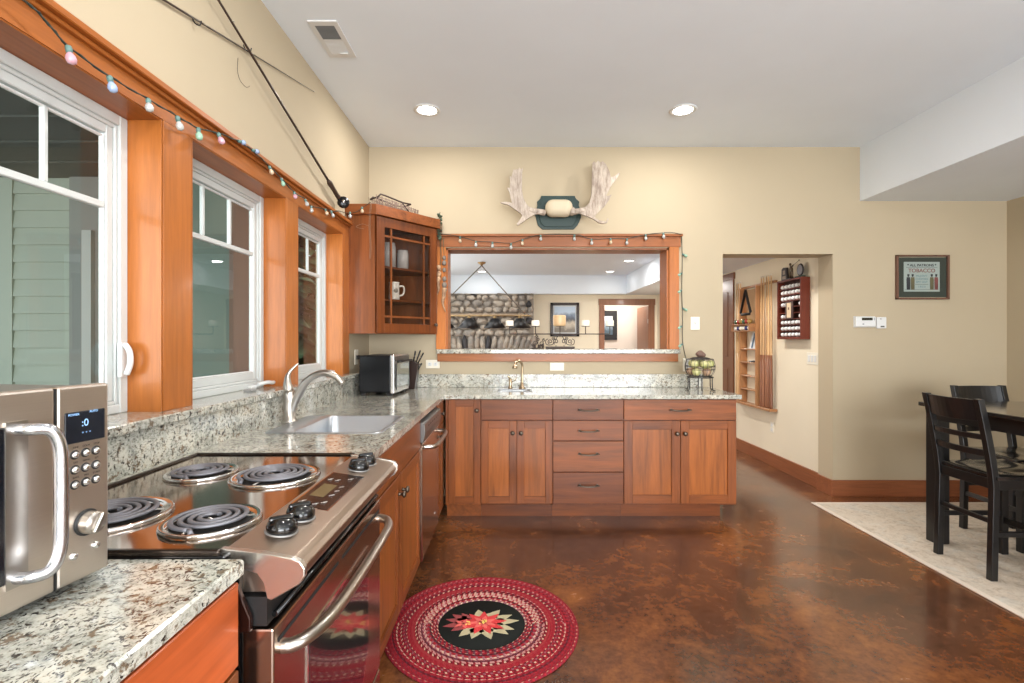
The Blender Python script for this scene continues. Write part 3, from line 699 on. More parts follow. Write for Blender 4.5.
for (x, y, s_) in ((-.503, 1.385, 'Bake'), (-.483, 1.385, 'Broil'), (-.455, 1.41, 'Clean'), (-.503, 1.20, 'Timer'), (-.488, 1.19, 'Clock'), (-.455, 1.335, '1 2 3'), (-.455, 1.30, '4 5 6'), (-.455, 1.265, '7 8 9'), (-.455, 1.21, 'Start'), (-.470, 1.19, 'Off')):
    text('lettering', s_, dg, (x, y, on_panel(x) + .0028), (0, R(8.6), R(90)), .015, LET, ext=.0002)
# door, handle, window, bottom drawer
DX = -.44
m = MB(); m.box(-.50, DX, SY0 + .012, SY1 - .012, .215, .772, .004, seg=2); dr = m.build('oven_door', STEELW, r)
m = MB(); yw0, yw1, zw0, zw1 = 1.075, 1.505, .30, .665
pg = [(yw0, zw0 + .05), (yw0 + .05, zw0), (yw1 - .05, zw0), (yw1, zw0 + .07), (yw1, zw1), (yw0, zw1)]
def grow(pg, g):
    cy = sum(p[0] for p in pg) / len(pg); cz = sum(p[1] for p in pg) / len(pg); return [(cy + (a - cy) * (1 + g / .2), cz + (b - cz) * (1 + g / .2)) for a, b in pg]
m.prism(grow(pg, .012), DX - .002, DX + .003, 'x', bev=.001); fr_ = m.build('window_bezel', CHROME, dr)
m = MB(); m.prism(grow(pg, .002), DX + .002, DX + .0038, 'x'); m.build('oven_window', mat('oven_glass', S(26, 20, 20), .03, 0, 1), dr)
m = MB(); m.box(DX - .004, DX + .0012, SY0 + .03, 1.26, .737, .745); m.box(DX - .004, DX + .0012, 1.29, SY1 - .03, .737, .745); m.build('vent_slot', PIT, dr)
hz = .717
m = MB(); H = smoothpath([(DX - .002, .957, hz), (DX + .014, .960, hz), (DX + .032, .980, hz), (DX + .05, 1.035, hz), (DX + .058, 1.12, hz), (DX + .060, 1.29, hz), (DX + .058, 1.46, hz), (DX + .052, 1.57, hz), (DX + .034, 1.622, hz), (DX + .012, 1.640, hz), (DX - .002, 1.642, hz)], 6)
m.tube(H, .0135, 14); m.build('door_handle', SATIN, dr)
m = MB(); m.box(-.50, -.452, SY0 + .012, SY1 - .012, .778, .832); m.build('vent_gap', BLKM, r)
m = MB(); m.tube([(-.446, SY0 + .03, .79), (-.446, SY1 - .03, .79)], .006, 8); m.build('vent_bar', BLACK, r)
m = MB(); m.box(-.50, DX, SY0 + .012, SY1 - .012, .04, .205, .004, seg=2); m.build('storage_drawer', STEELW, r)
m = MB(); m.prism([(-.60, .86), (-.50, .86), (-.475, .80), (-.475, .775), (-.60, .775)], SY0 - .004, SY0 + .007, 'y', bev=.002); m.build('side_plate', mat('dark_bronze', S(46, 22, 16), .2, .5), r)

# ------------------------------------------------------------ microwave
MW = thing('microwave_oven', 'stainless microwave with a looped bar handle on the nearest counter', 'microwave', (-.676, .832, .914), R(-7.6))
def mb(name, m, mt, par=None, **k): return m.build(name, mt, par or MW, local=True, **k)
# local frame: front face at x=0 facing +x, y from -.52 (near) to 0 (far), z up from counter
Hm = .322; Dp = -.38; Wm = -.50
m = MB(); m.box(Dp, -.022, Wm, -.003, .016, Hm - .004, .004, seg=2); mb('casing', m, mat('casing_grey', S(150, 146, 140), .4, .7))
m = MB()
for x in (-.05, -.33):
    for y in (-.05, -.45): m.lathe([(0, 0), (.014, 0), (.014, .017), (0, .017)], (x, y, 0), 12)
mb('feet', m, BLKM)
sx_ = -.0835
m = MB(); m.box(-.022, 0, sx_, 0, .014, Hm, .004, seg=2); pn = mb('control_panel', m, STEEL)
m = MB(); m.box(-.022, -.001, sx_ - .003, sx_, .016, Hm - .002); mb('seam', m, PIT)
m = MB(); m.box(-.022, 0, Wm, sx_ - .003, .014, Hm, .004, seg=2); do = mb('microwave_door', m, STEEL)
m = MB(); m.box(-.002, .0015, Wm + .04, sx_ - .064, .056, Hm - .048, .003); mb('door_window', m, mat('dark_glass', S(18, 20, 26), .06, 0, .8), do)
yh = sx_ - .022
m = MB(); z0h, z1h = .060, .268
hp = smoothpath([(0, yh - .034, z1h), (.018, yh - .028, z1h), (.030, yh - .012, z1h - .004), (.034, yh - .002, z1h - .03), (.034, yh, z1h - .08), (.034, yh, (z0h + z1h) / 2), (.034, yh, z0h + .08), (.034, yh - .002, z0h + .03), (.030, yh - .012, z0h + .004), (.018, yh - .028, z0h), (0, yh - .034, z0h)], 6)
m.tube(hp, .0085, 14); mb('bar_handle', m, mat('handle_polish', S(196, 198, 204), .2, 1), do)
m = MB(); m.box(0, .003, yh - .048, yh - .020, z0h - .012, z1h + .012); mb('handle_plate', m, SATIN, do)
m = MB(); m.box(-.001, .0015, -.073, -.008, .232, .281, .002, seg=2); ds = mb('display', m, mat('display_blue', S(26, 29, 36), .2), pn)
BLU = mat('display_segment', S(150, 190, 230), .5, emis=S(120, 170, 230), estr=.5)
def mtext(body, y, z, size, mt, par): 
    o = text('lettering', body, None, (0, 0, 0), (R(90), 0, R(90)), size, mt, ext=.0001); o.parent = par; o.location = (.002, y, z); return o
mtext(':0', -.042, .262, .016, BLU, ds); mtext('POWER', -.060, .277, .005, BLU, ds); mtext('AUTO', -.028, .279, .005, BLU, ds); mtext('*  *  *', -.040, .246, .006, BLU, ds)
for row in range(3):
    for colm in range(3):
        y = -.057 + colm * .0170; z = .214 - row * .0235
        m = MB(); m.lathe([(0, .0055), (.0035, .005), (.0052, .003), (.0056, 0)], (0, y, z), 14, M4.Rotation(R(90), 3, 'Y')); mb('push_button', m, CHROME, pn)
        m = MB(); m.lathe([(.0056, .0012), (.0072, .0012), (.0074, 0)], (0, y, z), 14, M4.Rotation(R(90), 3, 'Y')); mb('button_ring', m, BLKM, pn)
        mtext(('TIME', 'COOK', 'STOP', 'DEF', 'MENU', 'SET', 'BAKE', 'MIN', 'START')[row * 3 + colm], y, z + .0115, .0042, BLKM, pn)
for (y, z) in ((-.060, .056), (-.024, .060)):
    m = MB(); m.lathe([(0, .005), (.005, .0045), (.0062, 0)], (0, y, z), 14, M4.Rotation(R(90), 3, 'Y')); mb('push_button', m, CHROME, pn)
m = MB(); m.lathe([(.021, 0), (.021, .002), (.017, .003)], (0, -.038, .102), 24, M4.Rotation(R(90), 3, 'Y')); mb('dial_ring', m, BLKM, pn)
m = MB(); m.lathe([(.0175, 0), (.0175, .016), (.016, .019), (.0, .020)], (0, -.038, .102), 24, M4.Rotation(R(90), 3, 'Y')); m.box(.018, .026, -.042, -.034, .086, .118, .002, rot=M4.Rotation(R(-30), 3, 'X')); mb('dial', m, SATIN, pn)
# ------------------------------------------------------------ corner wall cabinet
r = thing('corner_wall_cabinet', 'cherry corner wall cabinet with a mullioned glass door and a mug inside', 'cabinet', (-.95, 3.9, 1.355))
A = V((-.985, 3.58, 0)); B_ = V((-.615, 4.03, 0)); cz0, cz1 = 1.355, 2.21
dv = (B_ - A); DL = dv.length; du = dv.normalized(); dn = V((du.y, -du.x, 0))      # outward normal of the door face
def DP(u, z, out=0): p = A + du * u + dn * out; return V((p.x, p.y, z))
m = MB(); t_ = .018
m.box(LW, -.985, 3.58, 3.58 + t_, cz0, cz1)                    # near side
m.box(-.615 - t_, -.615, 4.03, BK, cz0, cz1)                   # far side
foot = [(LW, 3.60), (-.985, 3.60), (-.63, 4.03), (-.63, BK), (LW, BK)]
for z in (cz0, cz1 - t_): m.prism(foot, z, z + t_, 'z')
m.box(LW, LW + .008, 3.6, BK, cz0, cz1); m.box(LW, -.63, BK - .008, BK, cz0, cz1)
m.build('cabinet_body', WZ, r)
m = MB()
for z in (1.60, 1.845): m.prism([(LW + .01, 3.62), (-1.0, 3.62), (-.66, 4.03), (-.66, BK - .01), (LW + .01, BK - .01)], z, z + .016, 'z')
m.build('shelf', WX, r)
m = MB(); m.prism([(LW, 3.545), (-.965, 3.545), (-.575, 4.01), (-.575, BK), (LW, BK)], 2.21, 2.285, 'z', bev=.003); m.build('cornice', WX, r)
def dbox(mb, u0, u1, z0, z1, o0, o1):
    t = bmesh.new(); vs = []
    for o in (o0, o1): vs.append([t.verts.new(DP(u, z, o)) for u, z in ((u0, z0), (u1, z0), (u1, z1), (u0, z1))])
    t.faces.new(vs[0]); t.faces.new(vs[1][::-1])
    for k in range(4): t.faces.new((vs[0][(k + 1) % 4], vs[0][k], vs[1][k], vs[1][(k + 1) % 4]))
    bmesh.ops.recalc_face_normals(t, faces=t.faces); mb._join(t)
m = MB(); fw = .072
dbox(m, .004, fw, cz0 + .005, cz1 - .005, 0, .02); dbox(m, DL - fw, DL - .004, cz0 + .005, cz1 - .005, 0, .02); dbox(m, fw, DL - fw, cz0 + .005, cz0 + .075, 0, .02); dbox(m, fw, DL - fw, cz1 - .075, cz1 - .005, 0, .02)
dd = m.build('cabinet_door', WZ, r, bev=.0015)
m = MB(); g0, g1 = cz0 + .075, cz1 - .075
for u in (fw + .055, DL - fw - .055 - .014): dbox(m, u, u + .014, g0, g1, .004, .016)
for z in (g0 + .045, g1 - .07): dbox(m, fw, DL - fw, z, z + .014, .004, .016)
m.build('muntin', WZ, dd)
m = MB(); dbox(m, fw - .004, DL - fw + .004, g0 - .004, g1 + .004, .005, .008); m.build('glass_pane', CGLASS, dd)
k_ = DP(DL - .028, cz0 + .075, .02); m = MB(); q = dn.to_track_quat('Z', 'Y').to_matrix(); m.lathe([(0, 0), (.006, 0), (.006, .012), (.014, .018), (.013, .026), (0, .03)], k_, 14, q); m.build('knob', PEWTER, dd)
# mug and glasses on the shelves
CER = mat('white_ceramic', S(236, 234, 228), .2)
p = A + du * .225 - dn * .07
r = thing('beer_mug', 'white ceramic mug on the middle shelf of the glass-fronted cabinet', 'mug', (p.x, p.y, 1.616))
m = MB(); m.lathe([(0, 0), (.040, 0), (.041, .01), (.038, .05), (.038, .12), (.040, .135), (.036, .135), (.034, .01), (0, .008)], (p.x, p.y, 1.616), 28); m.build('mug_body', CER, r)
hd = du * .6 + dn * .3; hd.normalize()
m = MB(); m.tube(smoothpath([V((p.x, p.y, 1.72)) + hd * .037, V((p.x, p.y, 1.722)) + hd * .068, V((p.x, p.y, 1.69)) + hd * .076, V((p.x, p.y, 1.656)) + hd * .064, V((p.x, p.y, 1.648)) + hd * .037], 5), .007, 8); m.build('handle', CER, r)
q = (dn * 1 + du * -.3).normalized(); m = MB(); m.lathe([(0, .0), (.017, 0), (.017, .0015), (0, .002)], V((p.x, p.y, 1.685)) + q * .0375, 18, q.to_track_quat('Z', 'Y').to_matrix()); m.build('round_emblem', mat('emblem_grey', S(150, 146, 136), .5), r)
JAR = mat('pale_canister', S(196, 196, 196), .25)
for u, h, rad, lb in ((.20, .19, .05, 'tall pale canister on the top shelf of the corner cabinet, nearer the windows'), (.33, .15, .045, 'shorter pale canister on the top shelf of the corner cabinet, nearer the knob')):
    p = A + du * u - dn * .10; m = MB(); m.lathe([(0, 0), (rad, 0), (rad, h * .85), (rad * .9, h * .9), (rad * .92, h), (0, h)], (p.x, p.y, 1.861), 24); tag(m.build('canister', JAR), lb, 'canister')
# twig basket on top
r = thing('wire_basket', 'rough twig and wire basket lying on top of the corner cabinet', 'basket', (-.86, 3.80, 2.285))
TW = mat('twig', S(116, 96, 84), .7); TWD = mat('twig_dark', S(62, 48, 42), .6)
P0, P1 = V((-.985, 3.67, 2.286)), V((-.735, 3.93, 2.286)); ax = (P1 - P0); ax_n = ax.normalized(); sd = V((-ax_n.y, ax_n.x, 0))
Hs = lambda t: .098 - .045 * t
m = MB(); rnd = random.Random(4)
for i in range(54):
    t = i / 53; b = P0 + ax * t
    for s in (0, 1):
        o_ = sd * (.11 * s); m.tube([b + o_ + ax_n * rnd.uniform(-.015, .015) + V((0, 0, .003)), b + o_ + ax_n * rnd.uniform(-.02, .02) + V((0, 0, Hs(t)))], .0026, 5)
for h in (.3, .6, .85):
    for s in (0, 1): m.tube([P0 + sd * .11 * s + V((0, 0, Hs(0) * h)), P0 + ax * .5 + sd * .11 * s + V((0, 0, Hs(.5) * h + .006)), P1 + sd * .11 * s + V((0, 0, Hs(1) * h))], .0025, 5)
for i in range(8):
    t = i / 7; m.tube([P0 + ax * t + V((0, 0, .004)), P0 + ax * t + sd * .11 + V((0, 0, .004))], .0025, 5)
m.build('wire_weave', TW, r)
m = MB(); tp = [P0 + V((0, 0, .085)), P0 + ax * .06 + V((0, 0, .108)), P0 + ax * .16 + V((0, 0, .106)), P0 + ax * .6 + V((0, 0, .083)), P0 + ax * .80 + V((0, 0, .085))]
m.tube(tp, .0065, 7); m.tube([P0 + ax * .58 + V((0, 0, .083)), P0 + ax * .78 + V((0, 0, .01))], .0055, 7)
m.tube([v + sd * .11 for v in tp], .006, 7); m.tube([tp[0], tp[0] + sd * .11], .006, 7); m.tube([tp[-1], tp[-1] + sd * .11], .006, 7); m.build('rim_branch', TWD, r)

# ------------------------------------------------------------ toaster oven, knife block
r = thing('toaster_oven', 'black-sided toaster oven with a silver front, on the counter in the corner', 'toaster oven', (-.935, 3.665, .914), R(-4))
def lb(name, m, mt, par=r, **k): return m.build(name, mt, par, local=True, **k)
# local: front toward +x; x -.125...125, y -.19...19
m = MB(); m.box(-.125, .105, -.185, .185, .022, .285, .010, seg=3); body = lb('oven_body', m, mat('toaster_black', S(8, 9, 12), .35, spec=.25))
m = MB(); m.box(.103, .128, -.188, .188, .018, .290, .004, seg=2); frn = lb('front_frame', m, mat('toaster_silver', S(196, 192, 186), .25, .8))
m = MB(); m.box(.126, .136, -.150, .170, .055, .225, .003); dg = lb('glass_door', m, mat('toaster_glass', S(96, 104, 98), .05, 0, .6), frn)
m = MB(); m.box(.134, .138, -.165, -.150, .04, .24, .001); m.box(.134, .138, .170, .182, .04, .24, .001); lb('door_stile', m, BLKM, dg)
m = MB(); m.tube(smoothpath([(.136, -.13, .238), (.165, -.125, .242), (.170, 0, .243), (.165, .135, .242), (.136, .14, .238)], 5), .008, 10); lb('door_handle', m, BLKM, dg)
m = MB(); m.box(.128, .133, -.18, .18, .245, .278, .002); lb('badge_panel', m, mat('panel_dark', S(60, 58, 58), .3), frn)
for x in (-.10, .09):
    for y in (-.16, .16):
        m = MB(); m.box(x - .018, x + .018, y - .014, y + .014, 0, .024, .003); lb('foot', m, BLKM)
r = thing('knife_block', 'dark knife block half hidden behind the toaster oven', 'knife block', (-.83, 4.02, .914))
DKW = wood('dark_block', S(44, 28, 22), 'z', .3)
m = MB(); m.prism([(-.05, 0), (.055, 0), (.085, .20), (.02, .235), (-.05, .12)], -.05, .05, 'y', bev=.003); m.build('block', DKW, r, local=True)
kx = [(.045, -.03, .235, 10, .085), (.060, .0, .228, 20, .10), (.072, .03, .222, 28, .09), (.082, -.01, .175, 30, .05)]
for i, (x, y, z, ang, L) in enumerate(kx):
    d_ = V((sin(R(ang)), 0, cos(R(ang)))); p = V((-.83 + x, 4.02 + y, .914 + z - .012)); 
    k = thing('kitchen_knife', ('black-handled knife nearest the toaster oven in the block', 'long black-handled knife standing in the middle of the block', 'black-handled knife leaning out furthest from the block top', 'short black knife handle sticking out low from the block')[i], 'knife', p, 0, 'knives in the block')
    m = MB(); m.tube([V((0, 0, 0)) - d_ * .03, d_ * L * .3, d_ * L * .85, d_ * L], [.006, .010, .011, .009], 10, flat=.6); m.build('knife_handle', BLKM, k, local=True)
    m = MB(); m.lathe([(.0, 0), (.003, 0), (.003, .0235), (0, .0235)], d_ * L * .5 + V((0, -.0115, 0)), 8, M4.Rotation(R(-90), 3, 'X')); m.build('rivet', SATIN, k, local=True)
# black cord hook near the far window post
m = MB(); m.tube(smoothpath([(-1.188, 3.80, 1.176), (-1.165, 3.79, 1.178), (-1.15, 3.78, 1.176), (-1.125, 3.80, 1.165), (-1.10, 3.84, 1.14), (-1.09, 3.86, .99)], 5), .006, 8); m.box(-1.19, -1.155, 3.785, 3.815, 1.16, 1.19, .004); tag(m.build('power_cord', BLKM), 'black plug and cord on the wall behind the toaster oven', 'cord')
m = MB(); m.box(LW, LW + .006, 3.76, 3.84, 1.12, 1.235, .002); tag(m.build('wall_outlet', PLATE), 'ivory outlet plate on the window wall behind the toaster oven', 'outlet')

# ------------------------------------------------------------ plates on the back wall
def plate(name, lab, cat, x, z, wd, ht, kind):
    r = thing(name, lab, cat, (x, BK, z)); m = MB(); m.box(-wd / 2, wd / 2, -.006, 0, -ht / 2, ht / 2, .002); m.build('cover_plate', PLATE, r, local=True)
    if kind == 'duplex':
        m = MB(); 
        for s in (-1, 1): m.box(s * wd * .21 - .016, s * wd * .21 + .016, -.009, -.005, -.014, .014, .003)
        sk = m.build('socket', WTRIM, r, local=True); m = MB()
        for s in (-1, 1):
            for e in (-1, 1): m.box(s * wd * .21 - .006, s * wd * .21 + .004, -.0095, -.0088, e * .006 - .001, e * .006 + .001)
        m.build('slot', BLKM, r, local=True)
    if kind == 'toggle':
        m = MB(); m.box(-.006, .006, -.02, -.005, -.004, .012, .002); m.box(-.009, .009, -.008, -.005, -.016, .016, .001); m.build('toggle', WTRIM, r, local=True)
    return r
plate('wall_outlet', 'horizontal ivory outlet between the corner cabinet and the backsplash', 'outlet', -.655, 1.106, .115, .07, 'duplex')
plate('wall_outlet', 'horizontal ivory outlet right of the prep faucet above the backsplash', 'outlet', .385, 1.085, .118, .068, 'duplex')
plate('light_switch', 'ivory light switch between the lit window frame and the hall opening', 'light switch', 1.543, 1.447, .076, .108, 'toggle')
r = plate('wall_outlet', 'white outlet with a plugged-in adapter left of the fruit basket', 'outlet', 1.475, 1.10, .07, .11, 'none')
m = MB(); m.box(-.022, .022, -.04, -.006, -.03, .045, .004, seg=2); m.build('plug_adapter', WTRIM, r, local=True)
r = thing('wall_switch_plate', 'wide white switch plate on the hall wall below the golf ball case', 'light switch', (2.72, 4.46, 1.14))
m = MB(); m.box(-.006, 0, -.085, .085, -.055, .055, .002); m.build('cover_plate', PLATE, r, local=True)
m = MB(); 
for y in (-.045, 0, .045): m.box(-.01, -.005, y - .015, y + .015, -.03, .03, .002)
m.build('rocker', WTRIM, r, local=True)
r = thing('wall_outlet', 'low ivory outlet on the hall wall below the cue rack', 'outlet', (2.72, 5.15, .40))
m = MB(); m.box(-.006, 0, -.035, .035, -.055, .055, .002); m.build('cover_plate', PLATE, r, local=True)
m = MB(); m.box(-.008, -.005, -.016, .016, .01, .04, .002); m.box(-.008, -.005, -.016, .016, -.04, -.01, .002); m.build('socket', WTRIM, r, local=True)
# thermostat pair
r = thing('thermostat', 'white wall thermostat with a dark display, the wider of the two boxes', 'thermostat', (2.957, BK, 1.46))
m = MB(); m.box(-.088, .088, -.008, 0, -.046, .046, .002); m.box(-.085, .085, -.028, -.006, -.043, .043, .008, seg=3); bd = m.build('thermostat_body', WTRIM, r, local=True)
m = MB(); m.box(-.035, .055, -.0295, -.027, .012, .034, .001); m.build('display', mat('lcd_dark', S(52, 52, 44), .2), bd, local=True)
m = MB(); m.box(.066, .072, -.0295, -.027, .012, .034, .001); m.box(-.03, -.015, -.0295, -.027, -.024, -.014, .001); m.build('buttons', mat('btn_grey', S(140, 144, 146), .5), bd, local=True)
r = thing('control_box', 'small white control box beside the thermostat', 'thermostat', (3.094, BK, 1.452))
m = MB(); m.box(-.04, .04, -.02, 0, -.047, .047, .005, seg=2); m.build('box_body', WTRIM, r, local=True); m = MB(); m.box(-.01, .022, -.0215, -.019, -.036, -.026, .001); m.box(-.012, -.004, -.0215, -.019, .028, .036, .001); m.build('indicator', mat('btn_dark', S(70, 70, 66), .4), r, local=True)

# ------------------------------------------------------------ framed tobacco sign
r = thing('framed_sign', 'framed ALL PATRONS TOBACCO sampler with a dark green mat on the dining wall', 'framed sign', (3.44, BK, 1.833))
fwid, fhei = .222, .186
FRW = wood('sign_frame', S(96, 68, 56), 'z', .4)
m = MB()
for a, b, c, d in ((-fwid, -fwid + .018, -fhei, fhei), (fwid - .018, fwid, -fhei, fhei), (-fwid, fwid, -fhei, -fhei + .014), (-fwid, fwid, fhei - .014, fhei)): m.box(a, b, -.024, 0, c, d, .003)
m.build('picture_frame', FRW, r, local=True)
m = MB(); m.box(-fwid + .02, fwid - .02, -.010, -.004, -fhei + .02, fhei - .02); m.build('mat_board', mat('mat_green', S(52, 58, 50), .85), r, local=True)
CX, CZ = -.006, .004
m = MB(); m.box(CX - .150, CX + .150, -.0115, -.009, CZ - .124, CZ + .124); pr = m.build('printed_panel', mat('print_ground', S(150, 162, 156), .85), r, local=True)
INK = mat('print_ink', S(48, 50, 54), .8); INR = mat('print_red', S(120, 70, 66), .8); ING = mat('print_olive', S(98, 92, 66), .8); INB = mat('print_teal', S(84, 120, 128), .8)
def st(body, x, z, size, mt, sx=1, bold=0): 
    o = text('lettering', body, None, (0, 0, 0), (R(90), 0, 0), size, mt, ext=.0002, bold=bold, sx=sx); o.parent = pr; o.location = (CX + x, -.0125, CZ + z); return o
st('* ALL PATRONS *', 0, .095, .028, INK, 1.12, .0008); st('TOBACCO', 0, .050, .044, INR, 1.05, .0006)
st('MUSTN\'T', 0, .006, .022, INB, 1.05); st('CHEWERS', 0, -.020, .022, INB, 1.05); st('SPIT OUT', 0, -.045, .022, INB, 1.05); st('1 8 5 0', 0, -.084, .022, INB)
m = MB()
for z, wd in ((.078, .13), (-.064, .055), (-.108, .14)): m.box(CX - wd, CX + wd, -.0122, -.0115, CZ + z - .001, CZ + z + .001)
m.build('rule_line', INK, pr, local=True)
for x, c in ((-.118, INK), (-.082, ING), (.078, ING), (.115, INR)):
    m = MB(); m.prism([(x - .014, .0), (x - .016, -.02), (x - .013, -.05), (x - .010, -.088), (x - .014, -.105), (x - .002, -.105), (x, -.06), (x + .003, -.105), (x + .015, -.105), (x + .010, -.088), (x + .013, -.05), (x + .016, -.02), (x + .013, 0)], -.0124, -.0115, 'y'); m.build('printed_figure', c, pr, local=True)
    m = MB(); m.ball((x, -.0118, .012), .009, sy=.1); m.box(x - .009, x + .009, -.0124, -.0115, .016, .026); m.build('printed_head', INK, pr, local=True)

# ------------------------------------------------------------ mounted antlers
r = thing('mounted_antlers', 'pale palmate moose antlers on a dark green plaque above the pass-through', 'antler mount', (.393, BK, 2.375))
def AX(cx, cy): return ((495 + cx / 7.592 - 511) / 119.3, HC + (340 - (150 + cy / 7.592)) / 119.3)
def oct_(k, pts=((350, 350), (605, 350), (612, 375), (640, 395), (632, 425), (655, 475), (650, 520), (625, 575), (595, 605), (360, 605), (325, 575), (305, 500), (305, 475), (325, 425), (318, 395), (345, 375))):
    c = AX(478, 478); return [(c[0] + (AX(*p)[0] - c[0]) * k, c[1] + (AX(*p)[1] - c[1]) * k) for p in pts]
m = MB(); m.prism(oct_(1.0), BK - .012, BK, 'y', bev=.003); m.prism(oct_(.86), BK - .022, BK - .010, 'y', bev=.003); m.build('plaque', GREENP, r)
m = MB(); c = AX(478, 466); m.box(c[0] - .112, c[0] + .112, BK - .15, BK - .02, c[1] - .068, c[1] + .072, .06, seg=5); sk = m.build('skull_wrap', SKULL, r, smooth=True)
k_ = .955   # the antlers stand forward of the wall, so they are a little nearer
def antler(pts, side, name):
    P = [AX(*p) for p in pts]; P = [(a * k_, HC + (b - HC) * k_) for a, b in P]
    cx = c[0] * k_
    def bend(v):
        out = abs(v.x - cx); h = max(0, v.z - 2.40)
        y = BK - .10 - .12 * min(1, out / .4) + .35 * h * h - .05 * h - 0.25 * max(0, 2.33 - v.z)
        return V((v.x, y + (v.y) * 1.0, v.z))
    m = MB(); m.prism(P, -.011, .011, 'y', bend=bend, bev=.0009)
    # groove ridges fanning up the palm and a round beam where it meets the skull
    b0 = AX(378 if side < 0 else 585, 455); b1 = AX(235 if side < 0 else 700, 455)
    q0 = V((b0[0] * k_, 0, HC + (b0[1] - HC) * k_)); q1 = V((b1[0] * k_, 0, HC + (b1[1] - HC) * k_)); mid = (q0 + q1) / 2
    s0, s1, s2 = bend(q0), bend(mid), bend(q1); s0.y = BK - .10
    m.tube(smoothpath([s0, s1, s2], 5), [.026, .025, .024, .023, .022, .022, .021, .018, .014, .008, .004][:11], 12)
    return m, bend
LP_ = [(370, 440), (300, 437), (258, 430), (235, 405), (215, 365), (203, 300), (206, 180), (213, 128), (198, 150), (190, 136), (183, 132), (176, 152), (165, 145), (152, 158), (138, 152), (132, 185), (126, 215), (110, 207), (116, 245), (113, 302), (92, 296), (112, 335), (122, 385), (132, 412), (90, 405), (42, 406), (48, 414), (100, 425), (150, 455), (190, 480), (208, 500), (190, 535), (165, 568), (172, 583), (195, 565), (240, 528), (300, 482), (370, 470)]
RP_ = [(585, 437), (602, 423), (612, 438), (640, 437), (690, 430), (718, 400), (734, 340), (738, 200), (742, 92), (756, 80), (766, 98), (782, 78), (798, 95), (818, 88), (836, 108), (850, 140), (864, 180), (872, 222), (905, 205), (938, 181), (940, 190), (915, 232), (878, 275), (852, 330), (835, 358), (856, 362), (878, 348), (862, 385), (830, 430), (780, 478), (752, 508), (762, 528), (795, 548), (828, 556), (840, 545), (845, 528), (853, 540), (842, 564), (812, 570), (780, 560), (742, 525), (690, 498), (640, 472), (585, 470)]
m, _ = antler(LP_, -1, ''); m.build('antler', BONE, r)
m, _ = antler(RP_, 1, ''); m.build('antler', BONE, r)

# ------------------------------------------------------------ fishing rods on the window wall
def wallpt(x, y, X=-1.165):
    Y = -X * FPX / (511 - x); return V((X, Y, HC + (340 - y) / FPX * Y))
r1a, r1b = wallpt(340, 200, -1.152), wallpt(218.4, 0, -1.152)
dr_ = (r1b - r1a).normalized(); r1c = r1a + dr_ * 2.05
ROD = mat('rod_dark', S(52, 36, 28), .3); CORK = mat('cork_dark', S(62, 44, 34), .6)
r = thing('fly_fishing_rod', 'dark fishing rod with a reel, slanting up the wall from above the far window', 'fishing rod', r1a)
m = MB(); m.tube([r1a + dr_ * .1, r1a + dr_ * 1.0, r1c], [.0085, .0062, .003], 8); m.build('rod_blank', ROD, r)
m = MB(); m.tube([r1a - dr_ * .02, r1a + dr_ * .02, r1a + dr_ * .10, r1a + dr_ * .20, r1a + dr_ * .23], [.013, .016, .014, .017, .009], 12); m.build('handle_grip', CORK, r)
m = MB()
for k in range(1, 8):
    b = r1a + dr_ * (.25 + k * .22); m.tube([b + V((.0, 0, 0)), b + V((.014, .004, -.004)), b + V((.014, -.006, -.006)), b], .0012, 5)
m.build('line_guide', SATIN, r)
rc = r1a + V((.028, -.015, -.02)); qx = V((.45, -.9, .1)).to_track_quat('Z', 'Y').to_matrix()
m = MB(); m.lathe([(0, -.014), (.036, -.014), (.038, -.010), (.030, -.008), (.030, .008), (.038, .010), (.036, .014), (0, .014)], rc, 28, qx); re_ = m.build('reel', mat('reel_black', S(22, 22, 24), .25, .4), r)
m = MB(); m.tube([rc + qx @ V((.018, .008, .014)), rc + qx @ V((.018, .008, .03))], .005, 8); m.lathe([(0, .014), (.01, .014), (.01, .018), (0, .018)], rc, 12, qx); m.build('reel_crank', CHROME, re_)
r2a, r2b = wallpt(167.7, 0), wallpt(316.8, 92); d2 = (r2b - r2a).normalized()
r = thing('thin_fishing_rod', 'thin fishing rod crossing behind the reel rod with its tip toward the corner', 'fishing rod', r2a)
o = V((-.013, 0, 0)); m = MB(); m.tube([r2a - d2 * .9 + o, r2a + o, r2b + o], [.006, .0045, .0012], 8); m.build('rod_blank', ROD, r)
m = MB()
for k in range(6):
    b = r2a + d2 * (-.5 + k * .36) + o; m.tube([b, b + V((.012, .004, -.004)), b + V((.012, -.006, -.006)), b], .0012, 5)
m.build('line_guide', SATIN, r)
for nm, p, lb_ in (('rod_hook', wallpt(246, 49, -1.178), 'small wall hook where the two fishing rods cross'), ('rod_hook', wallpt(330, 186, -1.178), 'small wall hook under the grip of the reel rod'), ('rod_hook', wallpt(195, 22, -1.178), 'small wall hook holding up the thin rod near the top of the picture')):
    m = MB(); m.tube(smoothpath([p + V((-.012, 0, .02)), p + V((.0, 0, -.004)), p + V((.018, 0, -.012)), p + V((.024, 0, .004))], 4), .0025, 7); tag(m.build(nm, BLKM), lb_, 'wall hook')
m = MB(); q = [wallpt(238, 58, -1.186), wallpt(237.5, 70, -1.182), wallpt(240, 80, -1.184), wallpt(246, 87, -1.182), wallpt(250, 86, -1.184)]
m.tube(smoothpath(q, 5), .0009, 6); tag(m.build('fishing_line_loop', BLKM), 'thin loose curl of fishing line hanging below the crossing rods', 'fishing line')

